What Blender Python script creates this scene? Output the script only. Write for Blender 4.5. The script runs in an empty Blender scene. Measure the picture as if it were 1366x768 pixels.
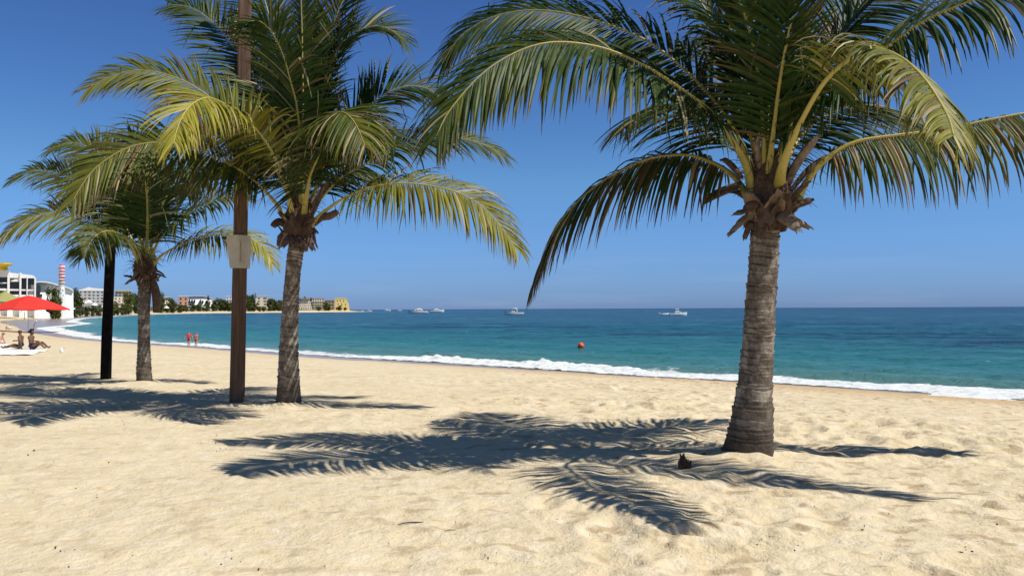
import bpy, math, random
import numpy as np
from mathutils import Vector, Matrix
random.seed(11)
rng = np.random.default_rng(5)
sc = bpy.context.scene
col = sc.collection
R = math.radians
# ------------------------------------------------------------------ camera model
FPX = 1100.0; CX = 683.0; CY = 384.0
CAM = Vector((0, 0, 1.6)); PITCH = math.atan(27.9/FPX); ROLL = 0.0047
_f = Vector((0, math.cos(PITCH), math.sin(PITCH))); _u0 = Vector((0, -math.sin(PITCH), math.cos(PITCH))); _r0 = Vector((1, 0, 0))
_u = _u0*math.cos(ROLL) + _r0*math.sin(ROLL); _r = _r0*math.cos(ROLL) - _u0*math.sin(ROLL)
def P(px, py, d):
    """point seen at photo pixel px,py at depth d"""
    return CAM + (_f + _r*((px-CX)/FPX) + _u*((CY-py)/FPX))*d
def on_z(px, py, z):
    v = P(px, py, 1) - CAM
    t = (z-CAM.z)/v.z
    return CAM + v*t
# ------------------------------------------------------------------ shoreline
SEA = -2.5
def zp(lst): return [tuple(on_z(a, b, SEA)[:2]) for a, b in lst]
S_near = zp([(1366,533),(1230,524),(1100,515.5),(980,508.5),(860,502),(780,497),(700,491.5),(620,486.5),(560,482.5),(480,477.5),(420,473.5),(350,468.5),(300,465),(250,461),(184,457),(135,453),(110,450.3),(79,445.5),(60,441),(51,437.3)])
S = [(3000,-2650),(400,-300),(120,-50),(45,14)] + S_near + [(-137,262),(-162,300),(-205,385),(-235,450),(-299,618),(-365,810),(-413,1050),(-363,1200),(-310,1330),(-280,1440),(-250,1500),(-262,1530),(-420,1570),(-1000,1700),(-4000,2300)]
W_near = zp([(1366,536),(1230,526.5),(1100,517.5),(980,510),(860,504),(780,499),(700,494),(620,489.5),(560,486),(480,482),(420,478),(350,472.5),(300,468),(250,464),(184,459.5),(135,456),(88,451.5),(51,446),(29,441),(21,435.5)])
Wp = [(3000,-2653),(400,-302),(120,-51.5),(44.2,13.2)] + W_near + [(-180,290),(-214,345),(-245,410),(-270,480),(-345,640),(-376,820),(-418,1052),(-366,1204),(-313,1333),(-284,1443),(-256,1502),(-264,1528),(-420,1566),(-1000,1695),(-4000,2294)]
def sdist(x, y, poly):
    """signed distance, positive on the land side"""
    best = np.full(x.shape, 1e18); sg = np.ones(x.shape)
    for (ax, ay), (bx, by) in zip(poly[:-1], poly[1:]):
        dx, dy = bx-ax, by-ay; L2 = dx*dx+dy*dy
        t = np.clip(((x-ax)*dx+(y-ay)*dy)/L2, 0, 1)
        qx, qy = ax+t*dx, ay+t*dy
        d2 = (x-qx)**2+(y-qy)**2
        cr = dx*(y-ay)-dy*(x-ax)
        m = d2 < best-1e-9
        best = np.where(m, d2, best); sg = np.where(m, np.sign(cr), sg)
    return np.sqrt(best)*sg
def sm(a, b, x):
    t = np.clip((x-a)/(b-a), 0, 1); return t*t*(3-2*t)
_perm = rng.permutation(512)
_g = rng.uniform(0, 2*math.pi, 512)
def perlin(x, y):
    xi = np.floor(x).astype(int); yi = np.floor(y).astype(int); xf = x-xi; yf = y-yi
    u = xf*xf*xf*(xf*(xf*6-15)+10); v = yf*yf*yf*(yf*(yf*6-15)+10)
    def gr(ix, iy, fx, fy):
        h = _g[_perm[(_perm[ix & 511] + iy) & 511]]
        return np.cos(h)*fx+np.sin(h)*fy
    a = gr(xi, yi, xf, yf); b = gr(xi+1, yi, xf-1, yf); c = gr(xi, yi+1, xf, yf-1); d = gr(xi+1, yi+1, xf-1, yf-1)
    return (a*(1-u)+b*u)*(1-v)+(c*(1-u)+d*u)*v
def fbm(x, y, o=3):
    s = 0; a = 1; f = 1
    for i in range(o):
        s = s + a*perlin(x*f+i*17.3, y*f-i*9.1); a *= .5; f *= 2.03
    return s
def dimples(x, y, cell, rad, depth, seed):
    """footprint-like hollows with soft rims"""
    out = np.zeros_like(x)
    cx0 = np.floor(x/cell).astype(int); cy0 = np.floor(y/cell).astype(int)
    for ox in (-1, 0, 1):
        for oy in (-1, 0, 1):
            ix = cx0+ox; iy = cy0+oy
            h1 = _perm[(_perm[(ix+seed) & 511]+iy) & 511]; h2 = _perm[(h1+91) & 511]; h3 = _perm[(h1+233) & 511]; h4 = _perm[(h2+57) & 511]
            px = (ix + h1/512)*cell; py = (iy + h2/512)*cell
            an = h3/512*6.283; st = rad*(.7+.7*h4/512)
            dx = x-px; dy = y-py
            a = (dx*np.cos(an)+dy*np.sin(an))/(st*1.7); b = (-dx*np.sin(an)+dy*np.cos(an))/st
            r2 = a*a+b*b
            amp = depth*(h3/512)**1.3
            out += -amp*np.exp(-r2*1.6) + amp*.42*np.exp(-(np.sqrt(r2)-1.35)**2*5)
    return out
def base_height(x, y):
    s = sdist(x, y, S); q = sdist(x, y, Wp)
    lin = np.logaddexp(0, (28.5-np.maximum(q, 0))/1.6)*1.6; z = SEA + .03 + 2.47*(1-lin/28.5)
    z = np.where(s < 0, SEA + np.maximum(s, -90)*.06, z)
    far = sm(350, 700, y)*sm(20, 160, q)
    z = z + far*7 + sm(300,1500,q)*25*sm(-200,400,y)
    return z, s, q
def H1(x, y):
    return float(base_height(np.array([x]), np.array([y]))[0][0])
def ground(px, py):
    """where the ray through a photo pixel meets the ground"""
    ds = 3.0*1.012**np.arange(0, 560)
    r1 = P(px, py, 1)-CAM; X = CAM.x+r1.x*ds; Y = CAM.y+r1.y*ds; Zr = CAM.z+r1.z*ds
    hit = np.nonzero(Zr < base_height(X, Y)[0])[0]
    k = int(hit[0]) if len(hit) else 559
    lo = float(ds[max(0, k-1)]); d = float(ds[k])
    a, b = lo or 3, d
    for _ in range(9):
        m = (a+b)/2; p = P(px, py, m)
        if p.z < H1(p.x, p.y): b = m
        else: a = m
    p = P(px, py, b); p.z = H1(p.x, p.y)
    return p, b
# ------------------------------------------------------------------ helpers
class MB:
    def __init__(s): s.v = []; s.f = []; s.c = []; s.mi = []
    def add(s, vs, fs, c=None, mi=0):
        o = len(s.v); s.v += [tuple(v) for v in vs]; s.f += [tuple(i+o for i in f) for f in fs]; s.mi += [mi]*len(fs)
        s.c += (c if isinstance(c, list) else [c or (0, 0, 0)]*len(vs))
    def box(s, x0, x1, y0, y1, z0, z1, **k):
        s.add([(x0,y0,z0),(x1,y0,z0),(x1,y1,z0),(x0,y1,z0),(x0,y0,z1),(x1,y0,z1),(x1,y1,z1),(x0,y1,z1)],
              [(0,3,2,1),(4,5,6,7),(0,1,5,4),(1,2,6,5),(2,3,7,6),(3,0,4,7)], **k)
    def tube(s, pts, rad, n=8, squash=None, c=None, cap=True, flat=None):
        pts = [Vector(p) for p in pts]; rings = []; cc = []
        ref = Vector(flat) if flat is not None else None
        for i, p in enumerate(pts):
            T = (pts[min(i+1, len(pts)-1)]-pts[max(i-1, 0)]).normalized()
            if ref is None: ref = T.orthogonal()
            b = (ref - T*ref.dot(T)); 
            if b.length < 1e-5: b = T.orthogonal()
            b.normalize(); nn = T.cross(b); ref = b
            r = rad[i] if hasattr(rad, '__len__') else rad
            q = squash[i] if hasattr(squash, '__len__') else (squash or 1)
            for k in range(n):
                a = 2*math.pi*k/n
                rings.append(p + b*math.cos(a)*r + nn*math.sin(a)*r*q); cc.append(c[i] if isinstance(c, list) else (c or (0,0,0)))
        fs = []
        for i in range(len(pts)-1):
            for k in range(n):
                fs.append((i*n+k, i*n+(k+1) % n, (i+1)*n+(k+1) % n, (i+1)*n+k))
        if cap: fs += [tuple(range(n-1, -1, -1)), tuple(range((len(pts)-1)*n, len(pts)*n))]
        s.add(rings, fs, cc)
    def lathe(s, prof, n=24, cen=(0,0,0), c=None, squash=1):
        vs = []; fs = []
        for r, z in prof:
            for k in range(n):
                a = 2*math.pi*k/n; vs.append((cen[0]+r*math.cos(a), cen[1]+r*math.sin(a)*squash, cen[2]+z))
        for i in range(len(prof)-1):
            for k in range(n): fs.append((i*n+k, i*n+(k+1) % n, (i+1)*n+(k+1) % n, (i+1)*n+k))
        fs += [tuple(range(n-1, -1, -1)), tuple(range((len(prof)-1)*n, len(prof)*n))]
        s.add(vs, fs, c)
    def shell(s, poly, y0, y1, slope, zb, **k):
        n = len(poly)
        vs = [(x, y0+max(0, z-zb)*slope, z) for x, z in poly]+[(x, y1, z) for x, z in poly]
        s.add(vs, [tuple(range(n)), tuple(range(2*n-1, n-1, -1))]+[(i, i+n, (i+1) % n+n, (i+1) % n) for i in range(n)], **k)
    def prism(s, poly, y0, y1, **k):
        """polygon in x,z extruded from y0 to y1"""
        n = len(poly)
        vs = [(x, y0, z) for x, z in poly]+[(x, y1, z) for x, z in poly]
        fs = [tuple(range(n)), tuple(range(2*n-1, n-1, -1))]+[(i, i+n, (i+1) % n+n, (i+1) % n) for i in range(n)]
        s.add(vs, fs, **k)
    def build(s, name, mat, parent=None, smooth=False, loc=None, bevel=0):
        me = bpy.data.meshes.new(name)
        vs = s.v
        if loc is not None: vs = [(v[0]-loc[0], v[1]-loc[1], v[2]-loc[2]) for v in vs]
        me.from_pydata(vs, [], s.f)
        for m in (mat if isinstance(mat, (list, tuple)) else [mat]): me.materials.append(m)
        me.polygons.foreach_set('material_index', s.mi)
        if any(c != (0,0,0) for c in s.c[:4000:7]) or any(c != (0,0,0) for c in s.c[-50:]):
            ca = me.color_attributes.new('tone', 'FLOAT_COLOR', 'POINT')
            ca.data.foreach_set('color', np.array([[c[0], c[1], c[2], 1] for c in s.c], dtype=np.float32).ravel())
        if smooth: me.polygons.foreach_set('use_smooth', [True]*len(me.polygons))
        me.update()
        o = bpy.data.objects.new(name, me); col.objects.link(o)
        if parent is not None: o.parent = parent
        if loc is not None and parent is None: o.location = loc
        if bevel:
            b = o.modifiers.new('bev', 'BEVEL'); b.width = bevel; b.segments = 2
        return o
def tag(o, label=None, cat=None, group=None, kind=None):
    if label: o['label'] = label
    if cat: o['category'] = cat
    if group: o['group'] = group
    if kind: o['kind'] = kind
    return o
def thing(name, loc, label, cat, group=None, rz=0):
    o = bpy.data.objects.new(name, None); col.objects.link(o); o.location = loc; o.rotation_euler = (0, 0, rz); o.empty_display_size = .2
    return tag(o, label, cat, group)
def copy_tree(o, parent=None):
    c = o.copy(); col.objects.link(c); c.parent = parent
    for ch in list(o.children): copy_tree(ch, c)
    return c
# ------------------------------------------------------------------ materials
def nodes(name):
    m = bpy.data.materials.new(name); m.use_nodes = True
    return m, m.node_tree.nodes, m.node_tree.links, m.node_tree.nodes['Principled BSDF']
def N(ns, t, **k):
    n = ns.new(t)
    for a, b in k.items():
        if a in n.inputs: n.inputs[a].default_value = b
        else: setattr(n, a, b)
    return n
def mixc(ns, ln, fac, a, b, mode='MIX'):
    m = ns.new('ShaderNodeMix'); m.data_type = 'RGBA'; m.blend_type = mode
    for sock, v in ((m.inputs['Factor'], fac), (m.inputs[6], a), (m.inputs[7], b)):
        if hasattr(v, 'is_linked'): ln.new(v, sock)
        elif isinstance(v, (int, float)): sock.default_value = v
        else: sock.default_value = (*v, 1)
    return m.outputs[2]
def ramp(ns, ln, src, stops):
    r = ns.new('ShaderNodeValToRGB'); ln.new(src, r.inputs[0])
    while len(r.color_ramp.elements) < len(stops): r.color_ramp.elements.new(.5)
    for e, (p, c) in zip(r.color_ramp.elements, stops):
        e.position = p; e.color = (*c, 1) if hasattr(c, '__len__') else (c, c, c, 1)
    return r.outputs[0]
def maprange(ns, ln, src, a, b, c=0, d=1, smooth=True):
    m = ns.new('ShaderNodeMapRange'); m.interpolation_type = 'SMOOTHSTEP' if smooth else 'LINEAR'
    ln.new(src, m.inputs[0]); m.inputs[1].default_value = a; m.inputs[2].default_value = b; m.inputs[3].default_value = c; m.inputs[4].default_value = d
    return m.outputs[0]
def math_(ns, ln, op, a, b=None):
    m = ns.new('ShaderNodeMath'); m.operation = op
    for i, v in enumerate((a, b)):
        if v is None: continue
        if hasattr(v, 'is_linked'): ln.new(v, m.inputs[i])
        else: m.inputs[i].default_value = v
    return m.outputs[0]
def bump(ns, ln, bs, h, strength, dist):
    b = ns.new('ShaderNodeBump'); b.inputs['Strength'].default_value = strength; b.inputs['Distance'].default_value = dist
    ln.new(h, b.inputs['Height']); ln.new(b.outputs[0], bs.inputs['Normal']); return b
def noise(ns, ln, vec, scale, detail=4, rough=.5):
    n = ns.new('ShaderNodeTexNoise'); n.inputs['Scale'].default_value = scale; n.inputs['Detail'].default_value = detail; n.inputs['Roughness'].default_value = rough
    if vec is not None: ln.new(vec, n.inputs['Vector'])
    return n.outputs['Fac']
def scaled(ns, ln, vec, s):
    m = ns.new('ShaderNodeMapping'); m.inputs['Scale'].default_value = s; ln.new(vec, m.inputs['Vector']); return m.outputs[0]
def simple(name, c, rough=.6, var=.15, scale=6, metal=0, spec=.5, bmp=0):
    m, ns, ln, b = nodes(name)
    tc = ns.new('ShaderNodeTexCoord').outputs['Object']
    n = noise(ns, ln, tc, scale, 5, .6)
    lo = tuple(max(0, x*(1-var)) for x in c); hi = tuple(min(1, x*(1+var)) for x in c)
    ln.new(ramp(ns, ln, n, [(.3, lo), (.7, hi)]), b.inputs['Base Color'])
    b.inputs['Roughness'].default_value = rough; b.inputs['Metallic'].default_value = metal; b.inputs['Specular IOR Level'].default_value = spec
    if bmp: bump(ns, ln, b, n, .6, bmp)
    return m
def mat_sand():
    m, ns, ln, b = nodes('beach_sand')
    geo = ns.new('ShaderNodeNewGeometry').outputs['Position']
    at = ns.new('ShaderNodeAttribute'); at.attribute_name = 'shore'
    sep = ns.new('ShaderNodeSeparateXYZ'); ln.new(at.outputs['Vector'], sep.inputs[0])   # x: signed distance to wet line, y: to water
    n1 = noise(ns, ln, geo, .7, 6, .55); n2 = noise(ns, ln, geo, 4.5, 5, .6); n3 = noise(ns, ln, geo, 90, 4, .7)
    c = ramp(ns, ln, n1, [(.3, (.64, .525, .335)), (.7, (.76, .645, .435))])
    c = mixc(ns, ln, maprange(ns, ln, n2, .46, .68), c, (.74, .64, .47))
    sx_ = ns.new('ShaderNodeSeparateXYZ'); ln.new(geo, sx_.inputs[0])
    n4 = noise(ns, ln, scaled(ns, ln, geo, (3.2, 4.4, 1)), 1.0, 3, .5)
    hollow_shade = math_(ns, ln, 'MULTIPLY', maprange(ns, ln, n4, .55, .66), maprange(ns, ln, sx_.outputs[0], -4, 2, .35, .9))
    c = mixc(ns, ln, hollow_shade, c, (.46, .35, .215))  # tan patches paint the shaded hollows of footprints into the sand colour
    c = mixc(ns, ln, maprange(ns, ln, n2, .42, .25), c, (.56, .44, .26))
    c = mixc(ns, ln, maprange(ns, ln, n3, .38, .22, 0, .45), c, (.33, .23, .13))
    # little dark specks (bits of shell, husk)
    v = ns.new('ShaderNodeTexVoronoi'); v.inputs['Scale'].default_value = 11; ln.new(geo, v.inputs['Vector'])
    spk = math_(ns, ln, 'MULTIPLY', maprange(ns, ln, v.outputs['Distance'], .10, .05), maprange(ns, ln, noise(ns, ln, geo, 1.3, 3), .50, .58))
    c = mixc(ns, ln, spk, c, (.10, .06, .035))
    # damp orange band above the swash, with drift line
    jit = noise(ns, ln, geo, .35, 4); jq = math_(ns, ln, 'ADD', sep.outputs[0], math_(ns, ln, 'MULTIPLY', math_(ns, ln, 'SUBTRACT', jit, .5), 7))
    xs_ = ns.new('ShaderNodeSeparateXYZ'); ln.new(geo, xs_.inputs[0])
    damp = math_(ns, ln, 'MULTIPLY', maprange(ns, ln, jq, 20, 2), maprange(ns, ln, xs_.outputs[0], -12, 10, .35, 1))
    c = mixc(ns, ln, math_(ns, ln, 'MULTIPLY', damp, .85), c, (.53, .365, .19))
    st = noise(ns, ln, scaled(ns, ln, geo, (1.2, 1.2, 1.2)), 1.6, 6, .7)
    drift = math_(ns, ln, 'MULTIPLY', maprange(ns, ln, st, .57, .66), math_(ns, ln, 'MULTIPLY', maprange(ns, ln, jq, 24, 10), maprange(ns, ln, xs_.outputs[0], -10, 5)))
    c = mixc(ns, ln, math_(ns, ln, 'MULTIPLY', drift, .7), c, (.26, .16, .085))
    jw = math_(ns, ln, 'ADD', sep.outputs[0], math_(ns, ln, 'MULTIPLY', math_(ns, ln, 'SUBTRACT', jit, .5), 1.2))
    wet = maprange(ns, ln, jw, .25, -.3)
    c = mixc(ns, ln, wet, c, (.36, .30, .25))
    # scrub behind the far beach
    soil = maprange(ns, ln, jq, 38, 60)
    far = ns.new('ShaderNodeSeparateXYZ'); ln.new(geo, far.inputs[0])
    soil = math_(ns, ln, 'MULTIPLY', soil, maprange(ns, ln, far.outputs[1], 420, 480))
    c = mixc(ns, ln, soil, c, (.09, .10, .05))
    ln.new(c, b.inputs['Base Color'])
    r = math_(ns, ln, 'SUBTRACT', .95, math_(ns, ln, 'MULTIPLY', wet, .68)); ln.new(r, b.inputs['Roughness'])
    b.inputs['Specular IOR Level'].default_value = .25
    h = math_(ns, ln, 'ADD', math_(ns, ln, 'MULTIPLY', noise(ns, ln, geo, 11, 5, .6), 1.0), math_(ns, ln, 'MULTIPLY', noise(ns, ln, geo, 60, 3, .6), .22))
    bp = bump(ns, ln, b, h, .8, .045)
    ln.new(maprange(ns, ln, wet, 0, 1, .8, .05), bp.inputs['Strength'])
    return m
def mat_water():
    m, ns, ln, b = nodes('sea_water')
    geo = ns.new('ShaderNodeNewGeometry').outputs['Position']
    at = ns.new('ShaderNodeAttribute'); at.attribute_name = 'shore'
    sep = ns.new('ShaderNodeSeparateXYZ'); ln.new(at.outputs['Vector'], sep.inputs[0])
    dist = math_(ns, ln, 'MULTIPLY', sep.outputs[1], -1.0)      # metres out from the shore
    nn = noise(ns, ln, geo, .02, 5, .6)
    dj = math_(ns, ln, 'MULTIPLY', dist, math_(ns, ln, 'ADD', .6, math_(ns, ln, 'MULTIPLY', nn, .8)))
    lg = math_(ns, ln, 'LOGARITHM', math_(ns, ln, 'MAXIMUM', dj, 1.0), 10.0)
    c = ramp(ns, ln, math_(ns, ln, 'DIVIDE', lg, 3.6), [(.0, (.20, .27, .23)), (.22, (.09, .25, .235)), (.38, (.026, .18, .19)), (.52, (.008, .098, .13)), (.68, (.005, .06, .105)), (.82, (.004, .036, .085)), (1, (.003, .020, .065))])
    pt = noise(ns, ln, scaled(ns, ln, geo, (.016, .045, 1)), 1.0, 7, .66)
    c = mixc(ns, ln, math_(ns, ln, 'MULTIPLY', math_(ns, ln, 'MULTIPLY', maprange(ns, ln, pt, .47, .58), .85), maprange(ns, ln, dist, 25, 60)), c, (.003, .030, .062))
    pt2 = noise(ns, ln, scaled(ns, ln, geo, (.03, .05, 1)), 1.0, 5, .6)
    c = mixc(ns, ln, math_(ns, ln, 'MULTIPLY', maprange(ns, ln, pt2, .54, .68, 0, .55), maprange(ns, ln, dist, 15, 40)), c, (.03, .24, .23))
    pt3 = noise(ns, ln, scaled(ns, ln, geo, (.16, .5, 1)), 1.0, 6, .7)
    c = mixc(ns, ln, maprange(ns, ln, pt3, .54, .70, 0, .55), c, (.004, .05, .08))
    c = mixc(ns, ln, maprange(ns, ln, pt3, .44, .30, 0, .35), c, (.05, .26, .27))
    # lacy foam near the edge
    fo = noise(ns, ln, geo, .9, 6, .7); fo2 = noise(ns, ln, geo, .12, 3)
    edge = maprange(ns, ln, math_(ns, ln, 'ADD', dist, math_(ns, ln, 'MULTIPLY', math_(ns, ln, 'SUBTRACT', fo2, .5), 9)), 1.2, 5.5, 1, 0)
    fm = maprange(ns, ln, math_(ns, ln, 'ADD', fo, math_(ns, ln, 'MULTIPLY', edge, .33)), .66, .76)
    # old foam streaks in the crook of the bay
    c = mixc(ns, ln, fm, c, (.78, .80, .80))
    ln.new(c, b.inputs['Base Color'])
    b.inputs['IOR'].default_value = 1.33
    ln.new(maprange(ns, ln, fm, 0, 1, .22, .8), b.inputs['Roughness'])
    ln.new(maprange(ns, ln, dist, 60, 900, .16, .035, False), b.inputs['Specular IOR Level'])
    w1 = noise(ns, ln, scaled(ns, ln, geo, (.9, 1.3, 1)), 1.1, 8, .68)
    w2 = noise(ns, ln, scaled(ns, ln, geo, (.16, .28, 1)), 1.0, 8, .68)
    h = math_(ns, ln, 'ADD', math_(ns, ln, 'MULTIPLY', w1, .30), math_(ns, ln, 'MULTIPLY', w2, 1.2))
    bump(ns, ln, b, h, 1.0, 1.0)
    return m
def mat_foam():
    m, ns, ln, b = nodes('sea_foam')
    geo = ns.new('ShaderNodeNewGeometry').outputs['Position']
    n = noise(ns, ln, geo, 2.4, 7, .7)
    ln.new(ramp(ns, ln, n, [(.34, (.36, .48, .49)), (.44, (.66, .72, .72)), (.56, (.84, .85, .85))]), b.inputs['Base Color'])
    b.inputs['Roughness'].default_value = .9
    bump(ns, ln, b, n, .8, .15)
    # torn edge of the sheet of foam
    at = ns.new('ShaderNodeAttribute'); at.attribute_name = 'tone'
    sp = ns.new('ShaderNodeSeparateColor'); ln.new(at.outputs['Color'], sp.inputs[0])
    a = maprange(ns, ln, math_(ns, ln, 'ADD', noise(ns, ln, geo, 1.7, 7, .72), sp.outputs[0]), .62, .68)
    ln.new(a, b.inputs['Alpha'])
    return m
def mat_leaf(name='palm_leaf', trans=.11):
    m, ns, ln, b = nodes(name)
    at = ns.new('ShaderNodeAttribute'); at.attribute_name = 'tone'
    sp = ns.new('ShaderNodeSeparateColor'); ln.new(at.outputs['Color'], sp.inputs[0])
    tc = ns.new('ShaderNodeTexCoord').outputs['Object']
    n = noise(ns, ln, tc, 14, 4)
    g = ramp(ns, ln, n, [(.3, (.014, .036, .007)), (.7, (.036, .070, .011))])
    c = mixc(ns, ln, sp.outputs[0], g, (.40, .36, .045))
    c = mixc(ns, ln, sp.outputs[1], c, (.13, .075, .032))
    c = mixc(ns, ln, sp.outputs[2], c, (.58, .47, .28))
    ln.new(c, b.inputs['Base Color']); b.inputs['Roughness'].default_value = .5; b.inputs['Specular IOR Level'].default_value = .22
    tr = ns.new('ShaderNodeBsdfTranslucent')
    ln.new(mixc(ns, ln, 1.0, c, (1.25, 1.25, .6), 'MULTIPLY'), tr.inputs['Color'])
    mx = ns.new('ShaderNodeMixShader'); mx.inputs[0].default_value = trans
    ln.new(b.outputs[0], mx.inputs[1]); ln.new(tr.outputs[0], mx.inputs[2]); ln.new(mx.outputs[0], ns['Material Output'].inputs[0])
    return m
def mat_stalk():
    m, ns, ln, b = nodes('palm_stalk')
    at = ns.new('ShaderNodeAttribute'); at.attribute_name = 'tone'
    sp = ns.new('ShaderNodeSeparateColor'); ln.new(at.outputs['Color'], sp.inputs[0])
    tc = ns.new('ShaderNodeTexCoord').outputs['Object']
    n = noise(ns, ln, tc, 22, 5, .6)
    c = ramp(ns, ln, n, [(.3, (.27, .22, .03)), (.7, (.45, .34, .05))])
    c = mixc(ns, ln, sp.outputs[0], c, (.50, .42, .12))
    c = mixc(ns, ln, sp.outputs[1], c, (.085, .115, .03))
    c = mixc(ns, ln, sp.outputs[2], c, (.12, .07, .035))
    ln.new(c, b.inputs['Base Color']); b.inputs['Roughness'].default_value = .45
    bump(ns, ln, b, n, .4, .01)
    return m
def mat_bark():
    m, ns, ln, b = nodes('palm_bark')
    tc = ns.new('ShaderNodeTexCoord').outputs['Object']
    sp = ns.new('ShaderNodeSeparateXYZ'); ln.new(tc, sp.inputs[0])
    at = ns.new('ShaderNodeAttribute'); at.attribute_name = 'tone'
    a = ns.new('ShaderNodeSeparateColor'); ln.new(at.outputs['Color'], a.inputs[0])      # r: inside a scar groove, g: height
    fib = noise(ns, ln, scaled(ns, ln, tc, (26, 26, 9)), 1.0, 5, .65)
    blot = noise(ns, ln, scaled(ns, ln, tc, (6, 6, 4.6)), 1.0, 6, .68)
    fine = noise(ns, ln, scaled(ns, ln, tc, (30, 30, 60)), 1.0, 4, .6)
    c = ramp(ns, ln, fib, [(.3, (.115, .088, .068)), (.7, (.29, .24, .185))])
    pale = math_(ns, ln, 'MULTIPLY', maprange(ns, ln, blot, .47, .60), maprange(ns, ln, a.outputs[1], .08, .3, .2, 1))
    c = mixc(ns, ln, math_(ns, ln, 'MULTIPLY', pale, .8), c, (.52, .46, .37))
    c = mixc(ns, ln, maprange(ns, ln, blot, .42, .30, 0, .7), c, (.06, .048, .04))
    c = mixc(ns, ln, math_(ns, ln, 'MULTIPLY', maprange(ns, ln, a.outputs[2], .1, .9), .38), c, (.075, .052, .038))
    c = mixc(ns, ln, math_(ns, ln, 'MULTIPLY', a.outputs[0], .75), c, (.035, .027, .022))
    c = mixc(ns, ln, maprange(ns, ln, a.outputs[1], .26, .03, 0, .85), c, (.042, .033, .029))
    c = mixc(ns, ln, maprange(ns, ln, a.outputs[1], .88, 1.0, 0, .7), c, (.13, .075, .045))
    ln.new(c, b.inputs['Base Color']); b.inputs['Roughness'].default_value = .9; b.inputs['Specular IOR Level'].default_value = .2
    h = math_(ns, ln, 'ADD', math_(ns, ln, 'MULTIPLY', fib, .6), fine)
    bump(ns, ln, b, h, .9, .018)
    return m
def mat_wood():
    m, ns, ln, b = nodes('weathered_post')
    tc = ns.new('ShaderNodeTexCoord').outputs['Object']
    g = noise(ns, ln, scaled(ns, ln, tc, (26, 26, 1.1)), 1.0, 6, .6); k = noise(ns, ln, scaled(ns, ln, tc, (3, 3, .7)), 1.0, 4)
    c = ramp(ns, ln, g, [(.3, (.070, .040, .026)), (.7, (.18, .105, .066))])
    c = mixc(ns, ln, maprange(ns, ln, k, .52, .68, 0, .6), c, (.20, .14, .10))
    ln.new(c, b.inputs['Base Color']); b.inputs['Roughness'].default_value = .7; b.inputs['Specular IOR Level'].default_value = .25
    bump(ns, ln, b, g, .8, .012); return m
M = {}
M['sand'] = mat_sand(); M['water'] = mat_water(); M['foam'] = mat_foam(); M['leaf'] = mat_leaf(); M['stalk'] = mat_stalk(); M['bark'] = mat_bark(); M['wood'] = mat_wood()
M['darkwood'] = simple('dark_tarred_post', (.012, .010, .010), .95, .4, 9, spec=.05, bmp=.01)
M['husk'] = simple('dry_husk', (.10, .060, .040), .9, .5, 14, bmp=.02)
M['husk_pale'] = simple('pale_dry_husk', (.20, .145, .10), .85, .4, 12, bmp=.02)
M['fibre'] = simple('brown_leaf_fibre', (.085, .05, .032), .95, .5, 30, bmp=.03)
M['white'] = simple('white_render', (.86, .85, .82), .8, .05, .3)
M['cream'] = simple('cream_render', (.72, .66, .52), .85, .08, .2)
M['salmon'] = simple('salmon_render', (.55, .30, .20), .85, .1, .2)
M['tan'] = simple('tan_render', (.36, .26, .16), .85, .15, .2)
M['yellow'] = simple('yellow_render', (.78, .62, .24), .8, .08, .2)
M['bright_yellow'] = simple('bright_yellow_paint', (.70, .47, .02), .5, .1, .5)
M['pink'] = simple('pink_paint', (.75, .16, .24), .6, .15, .6)
M['glass'] = simple('dark_window_glass', (.025, .03, .033), .18, .3, .5)
M['red'] = simple('red_canvas', (.72, .035, .022), .75, .08, 3)
M['darkred'] = simple('red_valance', (.45, .018, .015), .8, .1, 3)
M['green_canvas'] = simple('green_canvas', (.10, .16, .07), .8, .2, 3)
M['olive'] = simple('olive_canvas', (.34, .33, .12), .8, .2, 3)
M['metal'] = simple('grey_metal_tube', (.30, .30, .31), .4, .1, 8, metal=.4)
M['boxplastic'] = simple('beige_weathered_plastic', (.52, .47, .38), .7, .1, 7)
M['gel'] = simple('white_gelcoat', (.88, .88, .86), .5, .04, 1)
M['navy'] = simple('navy_fabric', (.018, .017, .085), .8, .2, 12)
M['black'] = simple('black_fabric', (.015, .014, .016), .8, .2, 12)
M['hair'] = simple('black_hair', (.012, .009, .008), .5, .3, 40)
M['brownhair'] = simple('brown_hair', (.05, .028, .016), .5, .3, 40)
M['skin_dark'] = simple('brown_skin', (.17, .08, .038), .5, .1, 5)
M['skin'] = simple('fair_skin', (.55, .29, .20), .5, .08, 5)
M['redshirt'] = simple('red_cloth', (.62, .05, .035), .8, .15, 6)
M['coral'] = simple('coral_cloth', (.70, .20, .15), .8, .15, 6)
M['maroon'] = simple('maroon_shorts', (.12, .03, .035), .8, .15, 6)
M['towel'] = simple('white_towel', (.84, .83, .79), .95, .04, 20, bmp=.01)
M['orange'] = simple('orange_buoy_plastic', (.80, .11, .02), .45, .08, 3)
M['rubber'] = simple('grey_white_rubber', (.6, .58, .58), .6, .1, 3)
M['tree_bark'] = simple('tree_bark', (.10, .075, .05), .9, .3, 3)
M['scrub'] = mat_leaf('tree_foliage', .15)
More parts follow.
